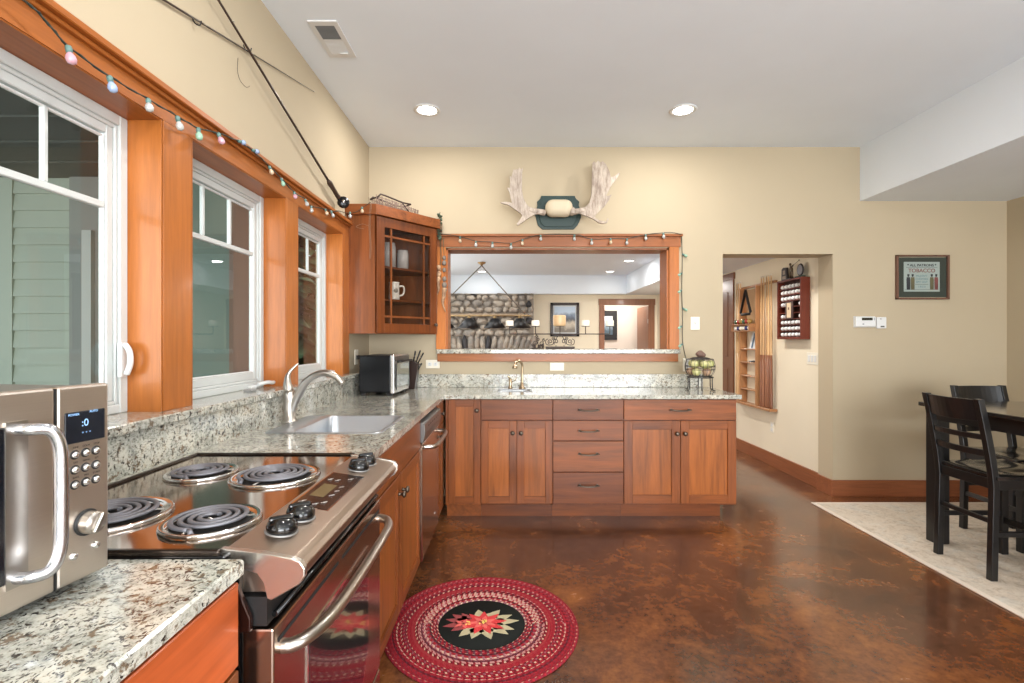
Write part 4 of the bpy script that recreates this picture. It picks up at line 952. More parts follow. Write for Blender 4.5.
# ------------------------------------------------------------ string lights
WIRE = mat('green_wire', S(34, 44, 38), .5); SOCK = mat('bulb_socket', S(92, 124, 118), .45)
BULBM = [mat('bulb_' + n, c, .08, 0, .5) for n, c in (('pink', S(196, 152, 164)), ('blue', S(150, 168, 200)), ('clear', S(178, 178, 174)), ('green', S(146, 184, 160)), ('amber', S(196, 172, 142)))]
def bulb(root, p, d, s, mi):
    q = V(d).normalized().to_track_quat('Z', 'Y').to_matrix()
    m = MB(); m.lathe([(0, 0), (.007 * s, 0), (.0085 * s, .004 * s), (.008 * s, .020 * s), (0, .020 * s)], p, 10, q); b = m.build('bulb_socket', SOCK, root)
    m = MB(); m.lathe([(.006 * s, .019 * s), (.0125 * s, .030 * s), (.0135 * s, .038 * s), (.0105 * s, .048 * s), (0, .053 * s)], p, 12, q); m.build('bulb', BULBM[mi], b)
r = thing('string_lights', 'string of small round bulbs draped along the window head casing', 'string lights', (-1.14, 2.3, 2.1))
bl = [(68, 46), (109, 76), (148, 99), (177, 116), (198, 128), (218, 133), (238, 141), (252, 150), (269, 166), (281, 178), (294, 192), (305, 199), (311, 206), (325, 209), (331, 211)]
pts = [wallpt(-60, -40, -1.138), wallpt(20, -2, -1.138), wallpt(45, 20, -1.138)]; bp = []
for i, (x, y) in enumerate(bl):
    p = wallpt(x, y, -1.136); bp.append(p); pts.append(p)
pts.append(wallpt(339, 211, -1.13))
m = MB(); S_ = smoothpath(pts, 6); m.tube(S_, .0024, 6); tw = [p + V((.003 * cos(i * 1.3), 0, .003 * sin(i * 1.3))) for i, p in enumerate(S_)]; m.tube(tw, .0018, 5); m.build('light_wire', WIRE, r)
rnd = random.Random(3)
for i, p in enumerate(bp):
    d = V((.25 + rnd.uniform(-.1, .2), rnd.uniform(-.3, .3), -1))
    if i in (6, 7): d = V((.2, .9, .15))
    bulb(r, p, d, .92 if i < 6 else .8, (0, 1, 2, 2, 3, 0, 1, 1, 4, 3, 0, 2, 2, 4, 2)[i])
r = thing('string_lights', 'short strand of clear bulbs hanging on the window side of the corner cabinet', 'string lights', (-1.05, 3.52, 2.2))
def cabpt(x, y, Y=3.535): return at(x, y, Y)
Q = [wallpt(339, 211, -1.13), cabpt(347, 213, 3.53), cabpt(356, 212), cabpt(365, 206), cabpt(371, 202, 3.53)]
m = MB(); m.tube(smoothpath(Q, 5), .0022, 6); m.build('light_wire', WIRE, r); m = MB(); vs = smoothpath([cabpt(370.5, 202, 3.53), cabpt(369, 225, 3.56), cabpt(370, 245, 3.565), cabpt(369.5, 259, 3.565)], 5); m.tube(vs, .0016, 6); m.tube([p + V((.008, 0, 0)) for p in vs], .0014, 6)
m.tube(smoothpath([cabpt(369, 226, 3.56), cabpt(362, 224, 3.56), cabpt(356, 227, 3.56), cabpt(364, 229, 3.56)], 4), .0014, 5); m.build('hanging_cord', mat('cord_tan', S(150, 120, 96), .6), r)
for p, mi in ((cabpt(350, 212, 3.53), 2), (cabpt(362, 207, 3.53), 4)): bulb(r, p, (.1, -.2, -1), .9, mi)
r = thing('string_lights', 'string of tiny bulbs along the top of the pass-through frame', 'string lights', (.4, 4.1, 2.19))
WP = lambda x, y, Y=4.10: at(x, y, Y)
bl = [(460, 236.5), (476, 241), (492.5, 242), (511, 243), (522.5, 239.5), (540.6, 235), (574.5, 234.5), (591.5, 239), (610.6, 238.5), (627, 238.5), (645.6, 234.5), (663.4, 232.8)]
pts = [WP(441, 234), WP(448, 234.5)] + [WP(x, y) for x, y in bl] + [WP(672, 232.5), WP(681.5, 234.5)]
m = MB(); m.tube(smoothpath(pts, 4), .0026, 6); m.build('light_wire', WIRE, r)
for i, (x, y) in enumerate(bl): bulb(r, WP(x, y), (0, -.25 if i % 3 else .2, -1), 1.0, 2 if i % 4 else 4)
r = thing('string_lights', 'vertical strand of bulbs down the outer edge of the pass-through frame', 'string lights', (1.43, 4.14, 1.9))
W2 = lambda x, y: at(x, y, 4.142)
m = MB(); m.tube(smoothpath([W2(681.5, 234.5), W2(682.3, 260), W2(681.8, 290), W2(682.6, 320), W2(682.5, 340), W2(684.5, 352), W2(687, 362)], 5), .0026, 6); m.build('light_wire', WIRE, r)
for x, y, s in ((682.3, 254, 1), (682, 273, -1), (681.8, 290, -1), (682.4, 308, 1), (682, 326, -1), (682.5, 344, -1)): bulb(r, W2(x, y), (.8 * s, -.3, -.5), .9, 3)

# hanging carved ornaments beside the corner cabinet
ORN = mat('carved_tan', S(176, 138, 104), .6); t = NT(ORN); t.l(t.ramp(t.noise(t.coord((1, 1, .5)), 40, 4), [(.35, S(124, 92, 68)), (.6, S(196, 160, 124))]), t.p.inputs['Base Color'])
ORG = mat('carved_grey', S(120, 110, 100), .6); GARL = mat('garland_green', S(70, 82, 64), .8)
def orn(name, lab, pts, rad, mt, sphs):
    r = thing(name, lab, 'hanging ornament', pts[0]); m = MB(); P = smoothpath(pts, 5); n = len(P)
    m.tube(P, [rad * (1 - .85 * (i / (n - 1)) ** 1.5) for i in range(n)], 10); m.build('carved_tail', mt, r)
    m = MB()
    for i, (x, y, rr) in enumerate(sphs): m.ball(at(x, y, 4.09), rr, sy=.7, sz=1.2, jit=.25, seed=i)
    m.build('carved_lump', ORG if mt is ORN and len(sphs) > 4 else mt, r)
A_ = lambda x, y: at(x, y, 4.09)
orn('carved_ornament', 'tan tapering carved ornament hanging closest to the corner cabinet door', [A_(438.6, 278), A_(438.2, 284), A_(438.6, 290), A_(436.2, 297)], .016, ORN, [(438.8, 268, .021), (438.8, 274, .021), (438.6, 279, .018)])
orn('carved_ornament', 'longer grey and tan carved ornament hanging against the pass-through frame', [A_(444.4, 288), A_(443.8, 296), A_(442.8, 303), A_(445.5, 312)], .019, ORN, [(444.2, 258, .016), (444.2, 263, .018), (444.2, 270, .016), (444.3, 279, .018), (444.4, 285, .021), (444.4, 290, .02)])
m = MB(); m.tube(smoothpath([at(440, 212, 4.02), at(439, 225, 4.06), at(440, 240, 4.09), at(441, 256, 4.09), at(440, 266, 4.09)], 5), .003, 6); m.tube([at(443.5, 238, 4.09), at(444, 258, 4.09)], .0025, 6); rnd = random.Random(8)
for k in range(46):
    y = rnd.uniform(214, 240); p = at(439.5 + rnd.uniform(-2.2, 2.2), y, 4.06 + rnd.uniform(-.02, .02)); m.ball(p, rnd.uniform(.006, .012), jit=.4, seed=k, u=6, v=5)
tag(m.build('green_garland', GARL), 'small green sprig garland tied at the cabinet corner above the carved ornaments', 'garland')

# ------------------------------------------------------------ fruit basket on the peninsula
bx, by, bz = 1.474, 3.86, .914
IRON = mat('wrought_iron', S(58, 54, 52), .5, .4)
r = thing('fruit_basket', 'round wire fruit basket on scrolled legs at the end of the peninsula', 'basket', (bx, by, bz))
m = MB()
for k in range(6):
    a = 2 * pi * k / 6 + .3; cs, sn = cos(a), sin(a)
    m.tube(smoothpath([(bx + cs * .118, by + sn * .118, bz + .008), (bx + cs * .104, by + sn * .104, bz + .006), (bx + cs * .096, by + sn * .096, bz + .03), (bx + cs * .094, by + sn * .094, bz + .105)], 4), .0042, 7)
m.tube([(bx + .096 * cos(2 * pi * k / 30), by + .096 * sin(2 * pi * k / 30), bz + .105) for k in range(30)], .0045, 7, closed=True); m.build('stand', IRON, r)
m = MB()
for rad, z in ((.080, .115), (.108, .165), (.112, .19), (.098, .245)): m.tube([(bx + rad * cos(2 * pi * k / 32), by + rad * sin(2 * pi * k / 32), bz + z) for k in range(32)], .0022, 6, closed=True)
for k in range(22):
    a = 2 * pi * k / 22; m.tube(smoothpath([(bx + q * cos(a), by + q * sin(a), bz + z) for q, z in ((.02, .108), (.078, .113), (.106, .15), (.112, .19), (.104, .225), (.097, .248))], 3), .0015, 5)
m.build('wire_bowl', IRON, r)
m = MB(); m.lathe([(.0, .262), (.05, .260), (.075, .252), (.082, .247), (.0, .249)], (bx, by, bz), 28); lid = m.build('lid', IRON, r)
m = MB(); m.ball((bx, by, bz + .285), .030, sx=1.15, sz=.85, jit=.3, seed=3); m.ball((bx + .02, by - .01, bz + .275), .02, jit=.3, seed=5); m.build('lid_knob', mat('lid_knob_brown', S(110, 84, 72), .6), lid)
YEL = mat('green_apple', S(200, 200, 140), .4); t = NT(YEL); t.l(t.ramp(t.noise(t.coord((1, 1, 1), rnd=True), 18, 3), [(.35, S(180, 184, 112)), (.65, S(220, 212, 160))]), t.p.inputs['Base Color'])
REDA = mat('blush_fruit', S(178, 146, 120), .45)
fr_pos = [(-.045, -.045, .147, 0), (.030, -.055, .148, 1), (-.01, .056, .148, 1), (-.064, .02, .150, 1), (.060, .012, .150, 0), (-.058, -.036, .208, 0), (.008, -.066, .206, 0), (.066, -.030, .208, 0), (.0, .0, .212, 0), (-.04, .055, .208, 0), (.04, .055, .208, 0)]
fl = ['low green apple at the front of the wire basket, left of centre', 'blushed fruit low at the front of the wire basket', 'fruit at the bottom back of the wire basket', 'blushed fruit low at the window side of the basket', 'green apple low at the hall side of the basket', 'pale green apple high on the window side of the wire basket', 'pale green apple high in the front middle of the wire basket', 'pale green apple high on the hall side of the wire basket', 'green apple at the top centre of the basket just under the lid', 'green apple high at the back of the basket, window side', 'green apple high at the back of the basket, hall side']
for i, (x, y, z, k) in enumerate(fr_pos):
    ar = thing('apple', fl[i], 'fruit', (bx + x, by + y, bz + z), i * 1.1, 'fruit in the wire basket')
    m = MB(); m.lathe([(0, -.022), (.012, -.029), (.026, -.018), (.033, .002), (.028, .021), (.014, .028), (.004, .022), (0, .019)], (0, 0, 0), 16); m.build('apple_skin', YEL if not k else REDA, ar, local=True)
    m = MB(); m.tube([(0, 0, .018), (.003, 0, .036)], .0015, 5); m.build('stem', TWD, ar, local=True)
# ------------------------------------------------------------ braided rug
rc = V((-.134, 2.272, 0)); RR = .44
r = thing('braided_rug', 'round red braided rug with a poinsettia on its black centre, by the stove', 'rug', rc)
def braid(name='braided_wool'):
    m = mat(name, S(150, 30, 40), .9, spec=.15); t = NT(m)
    tc = t.n('TexCoord'); sp = t.n('SeparateXYZ'); t.l(tc.outputs['Object'], sp.inputs[0])
    def M(op, a, b=None, c=None):
        x = t.n('Math', operation=op)
        for i, v in enumerate((a, b, c)):
            if v is None: continue
            if hasattr(v, 'links'): t.l(v, x.inputs[i])
            else: x.inputs[i].default_value = v
        return x.outputs[0]
    X, Y = sp.outputs[0], sp.outputs[1]
    rad = M('SQRT', M('ADD', M('MULTIPLY', X, X), M('MULTIPLY', Y, Y))); W = .0128
    rn = M('DIVIDE', rad, W); ring = M('FLOOR', rn); rf = M('FRACT', rn)
    ang = M('ARCTAN2', Y, X)
    # diagonal strands: chevrons within each braid
    tri = M('ABSOLUTE', M('SUBTRACT', rf, .5)); arc = M('MULTIPLY', M('MULTIPLY', ang, M('MULTIPLY', ring, W)), 105.0)
    ph = M('ADD', arc, M('MULTIPLY', tri, 1.1)); cell = M('FLOOR', ph); fr = M('FRACT', ph)
    cv = t.n('CombineXYZ'); t.l(ring, cv.inputs[0]); t.l(M('MODULO', cell, 3.0), cv.inputs[1]); side = M('GREATER_THAN', rf, .5); t.l(side, cv.inputs[2])
    wn = t.n('TexWhiteNoise', noise_dimensions='3D'); t.l(cv.outputs[0], wn.inputs['Vector'])
    pal = t.ramp(wn.outputs['Value'], [(0, S(152, 36, 46)), (.28, S(128, 28, 40)), (.45, S(84, 24, 32)), (.60, S(190, 140, 134)), (.70, S(206, 182, 156)), (.80, S(84, 50, 60)), (.90, S(140, 90, 100))], 'CONSTANT')
    pos = M('DIVIDE', rad, .43)
    redmask = t.ramp(pos, [(0, (0, 0, 0, 1)), (.50, (.0, .0, .0, 1)), (.60, (.15, .15, .15, 1)), (.70, (.95, .95, .95, 1)), (.78, (.2, .2, .2, 1)), (.86, (.15, .15, .15, 1)), (.93, (.55, .55, .55, 1))], 'CONSTANT')
    c = t.mix(redmask, pal, S(148, 34, 44))
    t.l(c, t.p.inputs['Base Color'])
    h = M('SUBTRACT', M('MULTIPLY', M('SUBTRACT', .25, M('MULTIPLY', tri, tri)), 3.0), M('MULTIPLY', M('POWER', M('ABSOLUTE', M('SUBTRACT', fr, .5)), 2.0), 2.0))
    t.bump(h, .7, .004); return m
m = MB(); prof = [(.0, .006), (.198, .006)]
n = 19
for k in range(n):
    a0 = .198 + (RR - .198) * k / n; a1 = .198 + (RR - .198) * (k + 1) / n
    for j in range(1, 5): prof.append((a0 + (a1 - a0) * j / 4, .006 + .005 * sin(pi * j / 4)))
prof += [(RR + .001, .002), (RR - .005, .0)]
m.lathe(prof, rc, 128); m.build('braided_border', braid(), r)
m = MB(); m.lathe([(0, .0085), (.196, .0085), (.198, .006)], rc, 64); cen = m.build('black_centre', mat('black_wool', S(30, 32, 30), .95, spec=.1), r)
def petal(mb, ang, L, Wd, cx, cy, z, seed):
    rn_ = random.Random(seed); a = R(ang); d = V((cos(a), sin(a), 0)); s = V((-sin(a), cos(a), 0)); o = V((rc.x + cx, rc.y + cy, 0))
    prof = [(0, .25), (.25, .8), (.38, .62), (.5, 1.0), (.66, .62), (.76, .52), (1, 0)]
    P = [o + d * L * u + s * Wd * v * .5 for u, v in prof] + [o + d * L * u - s * Wd * v * .5 for u, v in prof[-2::-1]]
    mb.prism([(rc.x + (p.x - rc.x) * 1.28, rc.y + (p.y - rc.y) * 1.08) for p in P], z, z + .0016, 'z')
RED = mat('petal_red', S(196, 52, 54), .9); ROSE = mat('petal_rose', S(214, 96, 88), .9); CRM = mat('petal_cream', S(176, 166, 132), .9); MAR = mat('petal_maroon', S(140, 60, 60), .9); GLD = mat('stamen_gold', S(222, 186, 96), .9)
m = MB()
for a, L in ((8, .135), (-22, .125), (-40, .125), (-72, .12), (-105, .115), (-128, .12), (100, .105), (58, .12), (30, .125)): petal(m, a, L, .055, 0, 0, .0085, a)
m.build('cream_leaf', CRM, cen)
m = MB()
for a, L in ((165, .10), (195, .105), (140, .10), (220, .09), (120, .085)): petal(m, a, L, .045, -.035, -.0, .0092, a)
m.build('maroon_petal', MAR, cen)
m = MB()
for k in range(9): petal(m, k * 40 + 10, .085, .034, .005, 0, .0105, k)
m.build('red_petal', RED, cen)
m = MB()
for k in range(7): petal(m, k * 51 + 30, .05, .022, .005, 0, .0115, k); 
for k in range(5): petal(m, k * 72, .035, .018, -.065, -.01, .0115, k)
m.build('rose_petal', ROSE, cen)
m = MB(); rnd = random.Random(2)
for k in range(14): m.ball((rc.x + .005 + rnd.uniform(-.016, .016), rc.y + rnd.uniform(-.014, .014), .0145), .0032, u=6, v=4)
for k in range(9): m.ball((rc.x - .065 + rnd.uniform(-.012, .012), rc.y - .01 + rnd.uniform(-.012, .012), .0145), .003, u=6, v=4)
m.build('stamen', GLD, cen)

# ------------------------------------------------------------ dining rug
def carpet():
    m = mat('woven_rug', S(196, 182, 164), .95, spec=.1); t = NT(m); v = t.coord((1, 1, 1))
    n1 = t.noise(v, 3.2, 6, .7, 1.5); n2 = t.noise(v, 22, 5, .75, .8); n3 = t.noise(t.coord((220, 60, 1)), 1, 2)
    c = t.ramp(n1, [(.34, S(176, 164, 152)), (.5, S(204, 188, 168)), (.62, S(190, 190, 184)), (.74, S(150, 132, 118))])
    c = t.mix(.55, c, t.ramp(n2, [(.36, S(152, 132, 114)), (.5, S(206, 192, 174)), (.66, S(216, 206, 192))]))
    c = t.mix(.2, c, t.ramp(n3, [(.3, S(150, 136, 122)), (.7, S(226, 214, 198))]))
    t.l(c, t.p.inputs['Base Color']); t.bump(n3, .3, .004); return m
r = thing('dining_rug', 'large faded beige woven rug under the black dining table', 'rug', (3.25, 2.6, 0))
m = MB(); m.box(2.415, 4.08, .9, 3.945, 0, .008, .003); m.build('rug_field', carpet(), r)
m = MB(); m.box(2.40, 2.435, .89, 3.955, 0, .0095, .003); m.box(2.40, 4.09, 3.945, 3.965, 0, .0095, .003); m.build('rug_binding', mat('rug_binding', S(214, 200, 184), .9), r)

# ------------------------------------------------------------ dining table and chairs
RZ = .0085
r = thing('dining_table', 'tall black dining table with square legs on the beige rug', 'table', (3.2, 2.4, RZ))
TOP = mat('table_top_black', S(40, 36, 34), .12, 0, .6)
tz = .905
m = MB(); m.box(2.672, 3.75, 1.55, 3.25, tz - .026, tz, .004, seg=2); m.build('table_top', TOP, r)
m = MB(); 
for b in ((2.70, 2.722, 1.61, 3.19), (3.67, 3.692, 1.61, 3.19), (2.722, 3.67, 1.61, 1.632), (2.722, 3.67, 3.168, 3.19)): m.box(*b, tz - .105, tz - .026)
m.build('apron', BLKW, r)
for x, y in ((2.745, 3.185), (3.645, 3.185), (2.745, 1.65), (3.645, 1.65)):
    m = MB(); m.box(x - .042, x + .042, y - .042, y + .042, RZ, tz - .026, .005, seg=2); m.build('leg', BLKW, r)
def make_chair():
    """local frame: front toward +x, back at -x"""
    r = thing('dining_chair', 'x', 'chair', (0, 0, 0), 0, 'black chairs at the dining table')
    hw = .168; sz = .575
    bx_ = lambda z: -.205 + (.0 if z < .5 else -.085 * ((z - .5) / .48) ** 1.3) + (.012 * (1 - z / .5) if z < .5 else 0) * -1
    for s in (-1, 1):
        m = MB(); n = 12; t = bmesh.new(); prev = None
        for k in range(n + 1):
            z = .98 * k / n; x = bx_(z); w_, d_ = (.0165, .018) if z < .85 else (.0165, .017)
            q = [t.verts.new((x + a * d_, s * hw + b * w_, z)) for a, b in ((-1, -1), (1, -1), (1, 1), (-1, 1))]
            if prev:
                for j in range(4): t.faces.new((prev[j], prev[(j + 1) % 4], q[(j + 1) % 4], q[j]))
            else: t.faces.new(q[::-1])
            prev = q
        t.faces.new(prev); bmesh.ops.recalc_face_normals(t, faces=t.faces); m._join(t); m.build('leg', BLKW, r, local=True, bev=.003)
        m = MB(); m.box(.155, .195, s * hw - .019, s * hw + .019, 0, sz - .03, .003); m.build('leg', BLKW, r, local=True)
        m = MB(); m.box(-.20, .165, s * hw - .010, s * hw + .010, .235, .262, .002); m.build('side_stretcher', BLKW, r, local=True)
        m = MB(); m.box(-.20, .165, s * hw - .010, s * hw + .010, sz - .085, sz - .03, .002); m.build('side_rail', BLKW, r, local=True)
    m = MB(); m.box(.165, .185, -hw + .015, hw - .015, .19, .225, .002); m.box(.165, .188, -hw + .015, hw - .015, sz - .085, sz - .03, .002); m.build('front_rail', BLKW, r, local=True)
    m = MB(); m.box(-.215, -.195, -hw + .010, hw - .010, .30, .325, .002); m.build('back_stretcher', BLKW, r, local=True)
    m = MB(); m.box(-.215, -.195, -hw + .015, hw - .015, sz - .085, sz - .03, .002); m.build('back_rail', BLKW, r, local=True)
    # saddle seat
    m = MB(); t = bmesh.new(); N = 14; G = []
    for zz in (0, 1):
        g = []
        for i in range(N + 1):
            row = []
            for j in range(N + 1):
                u, v = i / N * 2 - 1, j / N * 2 - 1; x = .005 + u * .215; y = v * (.205 + .012 * u)
                z = sz - .03
                if zz:
                    z = sz - .004 - .016 * math.exp(-((v - .42) ** 2 / .10 + (u - .0) ** 2 / .35)) - .016 * math.exp(-((v + .42) ** 2 / .10 + (u - .0) ** 2 / .35)) - .008 * (abs(u) > .99 or abs(v) > .99)
                row.append(t.verts.new((x, y, z)))
            g.append(row)
        G.append(g)
    for i in range(N):
        for j in range(N):
            f = t.faces.new((G[1][i][j], G[1][i + 1][j], G[1][i + 1][j + 1], G[1][i][j + 1])); f.smooth = True
            t.faces.new((G[0][i][j], G[0][i][j + 1], G[0][i + 1][j + 1], G[0][i + 1][j]))
    for k in range(N):
        for a, b in (((k, 0), (k + 1, 0)), ((k, N), (k + 1, N)), ((0, k), (0, k + 1)), ((N, k), (N, k + 1))):
            t.faces.new((G[0][a[0]][a[1]], G[0][b[0]][b[1]], G[1][b[0]][b[1]], G[1][a[0]][a[1]]))
    bmesh.ops.recalc_face_normals(t, faces=t.faces); m._join(t); m.build('seat', mat('seat_black', S(30, 28, 27), .16, 0, .5), r, local=True)
    for z0, z1, c in ((.86, .975, .030), (.755, .785, .030), (.665, .700, .028)):
        m = MB(); t = bmesh.new(); n = 10; prev = None
        for k in range(n + 1):
            v = k / n * 2 - 1; y = v * (hw - .012); bow = -c * (1 - v * v); x0 = bx_((z0)) + bow; x1 = bx_(z1) + bow; dz = -.006 * (1 - v * v) if z0 > .8 else 0
            q = [t.verts.new(p) for p in ((x0 - .009, y, z0 + dz), (x0 + .009, y, z0 + dz), (x1 + .009, y, z1), (x1 - .009, y, z1))]
            if prev:
                for j in range(4): f = t.faces.new((prev[j], prev[(j + 1) % 4], q[(j + 1) % 4], q[j]))
            else: t.faces.new(q[::-1])
            prev = q
        t.faces.new(prev); bmesh.ops.recalc_face_normals(t, faces=t.faces); m._join(t); m.build('back_slat' if z0 < .8 else 'top_rail', BLKW, r, local=True, bev=.002)
    return r
ch = make_chair(); ch.location = (2.818, 2.845, RZ); ch['label'] = 'nearest black ladder-back dining chair, its back toward the kitchen'
dup(ch, (3.295, 3.205, RZ), R(-90), 'black ladder-back chair at the far end of the table, its back to the sign wall')
dup(ch, (2.84, 2.08, RZ), 0, 'black ladder-back chair next along the kitchen side of the table, mostly beyond the picture edge')
dup(ch, (3.72, 2.60, RZ), R(180), 'black ladder-back chair on the right wall side of the table')

# ------------------------------------------------------------ hall: cue rack
HX = 2.72
r = thing('cue_rack', 'tall wooden billiard cue rack with small shelves on the hall wall', 'cue rack', (HX, 5.46, .57))
y0, y1 = 5.05, 5.88
m = MB(); m.box(HX - .030, HX, y0, y1, 1.895, 1.92, .003); m.build('top_rail', RACKW, r)
m = MB(); m.box(HX - .085, HX, y0, y1, .575, .60, .003); m.build('bottom_rail', RACKW, r)
ys0, ys1 = 5.33, 5.72
for y in (ys0, ys1 - .02):
    m = MB(); m.box(HX - .085, HX, y, y + .02, .60, 1.895, .002); m.build('side_board', RACKW, r)
m = MB(); m.box(HX - .006, HX, ys0 + .02, ys1 - .02, 1.45, 1.88); m.build('back_board', mat('rack_back', S(196, 160, 120), .6), r)
for z in (.75, .90, 1.05, 1.20):
    m = MB(); m.box(HX - .08, HX, ys0 + .02, ys1 - .02, z, z + .012, .002); m.build('shelf', RACKW, r)
r = thing('billiard_ball_tray', 'small tray of billiard balls fixed across the cue rack', 'ball tray', (HX - .06, 5.52, 1.42))
m = MB(); m.box(HX - .155, HX - .086, 5.34, 5.76, 1.40, 1.412, .002); m.box(HX - .155, HX - .086, 5.34, 5.35, 1.412, 1.45); m.box(HX - .155, HX - .086, 5.75, 5.76, 1.412, 1.45); m.build('tray_shelf', RACKW, r)
m = MB(); m.box(HX - .155, HX - .086, 5.34, 5.76, 1.475, 1.485, .002); m.box(HX - .155, HX - .086, 5.34, 5.35, 1.45, 1.475); m.box(HX - .155, HX - .086, 5.75, 5.76, 1.45, 1.475); m.build('upper_tray_shelf', RACKW, r)
bcols = [S(232, 226, 210), S(150, 120, 60), S(60, 60, 110), S(150, 50, 40), S(226, 220, 206), S(60, 90, 60)]
b0 = None
BM = [mat('billiard_%d' % i, c, .1, 0, .5) for i, c in enumerate(bcols)]
for lv, z in ((0, 1.4395), (1, 1.5125)):
    for k in range(6):
        m = MB(); m.ball((HX - .121, 5.39 + k * .064, z), .026, u=14, v=10)
        tag(m.build('billiard_ball', BM[(k * 2 + lv) % 6]), ('small billiard ball on the lower tray of the cue rack' if not lv else 'small billiard ball on the upper tray of the cue rack'), 'ball', 'billiard balls in the rack tray, lower row' if not lv else 'billiard balls in the rack tray, upper row')
# triangle, magazine, chalk
r = thing('rack_triangle', 'black billiard triangle hanging near the top of the cue rack', 'billiard triangle', (HX - .095, 5.53, 1.66))
m = MB(); X = HX - .100; m.tube([(X, 5.53, 1.86), (X, 5.415, 1.615), (X, 5.44, 1.595), (X, 5.62, 1.595), (X, 5.645, 1.615)], .015, 8, closed=True); m.build('frame_bars', BLKM, r); m = MB(); m.tube([(HX - .09, 5.53, 1.875), (X, 5.53, 1.87)], .004, 6); m.build('hook', SATIN, r)
r = thing('magazine', 'white and blue magazine leaning on a shelf of the cue rack', 'magazine', (HX - .03, 5.46, 1.212), 0)
m = MB(); m.prism([(HX - .075, 1.213), (HX - .069, 1.213), (HX - .028, 1.392), (HX - .034, 1.392)], 5.36, 5.50, 'y'); m.build('cover', mat('cover_white', S(226, 230, 232), .35), r)
m = MB(); m.prism([(HX - .0765, 1.22), (HX - .0755, 1.22), (HX - .038, 1.385), (HX - .039, 1.385)], 5.42, 5.455, 'y'); m.build('blue_band', mat('cover_blue', S(70, 100, 130), .35), r)
m = MB(); m.box(HX - .075, HX - .045, 5.38, 5.43, 1.062, 1.085, .004); m.box(HX - .075, HX - .045, 5.45, 5.50, 1.062, 1.08, .004); m.box(HX - .07, HX - .04, 5.42, 5.46, 1.062, 1.072, .003); tag(m.build('glove', BLKM), 'small black glove on a shelf of the cue rack', 'glove')
def cue(y, x, lab, rev=False):
    r = thing('pool_cue', lab, 'pool cue', (x, y, .60), 0, 'cues in the rack'); H = 1.38
    m = MB(); m.lathe([(0, 0), (.0155, .001), (.0160, .02), (.0125, .55), (0, .55)], (0, 0, 0), 12); m.build('cue_butt', CUEB if not rev else CUEW, r, local=True)
    m = MB(); m.lathe([(.0122, .55), (.0068, H), (0, H)], (0, 0, 0), 12); m.build('cue_shaft', CUEW, r, local=True)
    m = MB(); m.lathe([(.0069, H - .02), (.0069, H + .004), (0, H + .006)], (0, 0, 0), 10); m.build('cue_tip', WTRIM, r, local=True)
for k, (y, x) in enumerate(((5.08, -.05), (5.13, -.05), (5.18, -.045), (5.23, -.05), (5.28, -.05))):
    cue(y, HX + x, ('pool cue at the near end of the rack, closest to the golf ball case', 'second pool cue from the near end of the rack', 'middle pool cue of the five on the near side of the rack', 'fourth pool cue from the near end of the rack', 'pool cue tight against the near side of the rack shelves')[k])
for k, y in enumerate((5.76, 5.81, 5.855)): cue(y, HX - .05, ('pale pool cue beside the far side of the rack shelves', 'middle of the three pale cues on the far side of the rack', 'pale pool cue at the far end of the rack beside the brown door')[k], True)
# golf ball display case
X0 = HX - .085; ya, yb, za, zb = 4.50, 4.905, 1.315, 1.885
r = thing('golf_ball_case', 'mahogany golf ball display case hung on the hall wall', 'display case', (HX, 4.70, za))
m = MB(); t_ = .018
m.box(X0, HX, ya, ya + t_, za, zb, .002); m.box(X0, HX, yb - t_, yb, za, zb, .002); m.box(X0, HX, ya + t_, yb - t_, za, za + t_); m.box(X0, HX, ya + t_, yb - t_, zb - t_, zb); m.build('case_frame', MAHO, r)
m = MB(); m.box(HX - .02, HX - .004, ya + t_, yb - t_, za + t_, zb - t_); m.build('back_panel', mat('case_back', S(70, 44, 38), .7), r)
zs = [za + .045 + k * .0575 for k in range(9)]
for k, z in enumerate(zs):
    m = MB(); m.box(X0 + .012, HX - .02, ya + t_, yb - t_, z - .0265, z - .0215); m.build('ball_shelf', MAHO, r)
m = MB(); yc = (ya + yb) / 2; zc = (zs[3] + zs[5]) / 2; m.box(X0 + .004, X0 + .016, yc - .062, yc + .062, zc - .082, zc + .082, .002); pf = m.build('photo_mount', mat('mount_dark', S(74, 54, 50), .5), r)
m = MB(); m.box(X0 + .001, X0 + .004, yc - .036, yc + .030, zc - .070, zc + .070); m.build('score_card', mat('card_cream', S(214, 190, 156), .6), pf)
m = MB(); m.box(X0 - .001, X0 + .001, yc - .012, yc + .008, zc + .005, zc + .028); m.build('printed_mark', mat('card_mark', S(120, 96, 80), .6), pf)
rows = ['topmost', 'second', 'third', 'fourth', 'fifth', 'sixth', 'seventh', 'eighth', 'lowest']
GB = mat('golf_white', S(240, 240, 240), .3)
m = MB(); m.ball((0, 0, 0), .0205, u=14, v=10); g0 = m.build('golf_ball', GB, local=True); first = True
for k, z in enumerate(zs[::-1]):
    for c_ in range(6):
        if k in (3, 4, 5) and c_ in (1, 2, 3, 4) and not (k in (3, 5) and c_ == 4): continue
        if k == 4: continue
        o = g0 if first else g0.copy()
        if not first: C.objects.link(o)
        first = False
        o.location = (HX - .052, ya + .052 + c_ * .0602, z); tag(o, 'white golf ball in the %s filled row of the mahogany display case' % rows[k], 'golf ball', 'golf balls, %s row of the case' % rows[k])
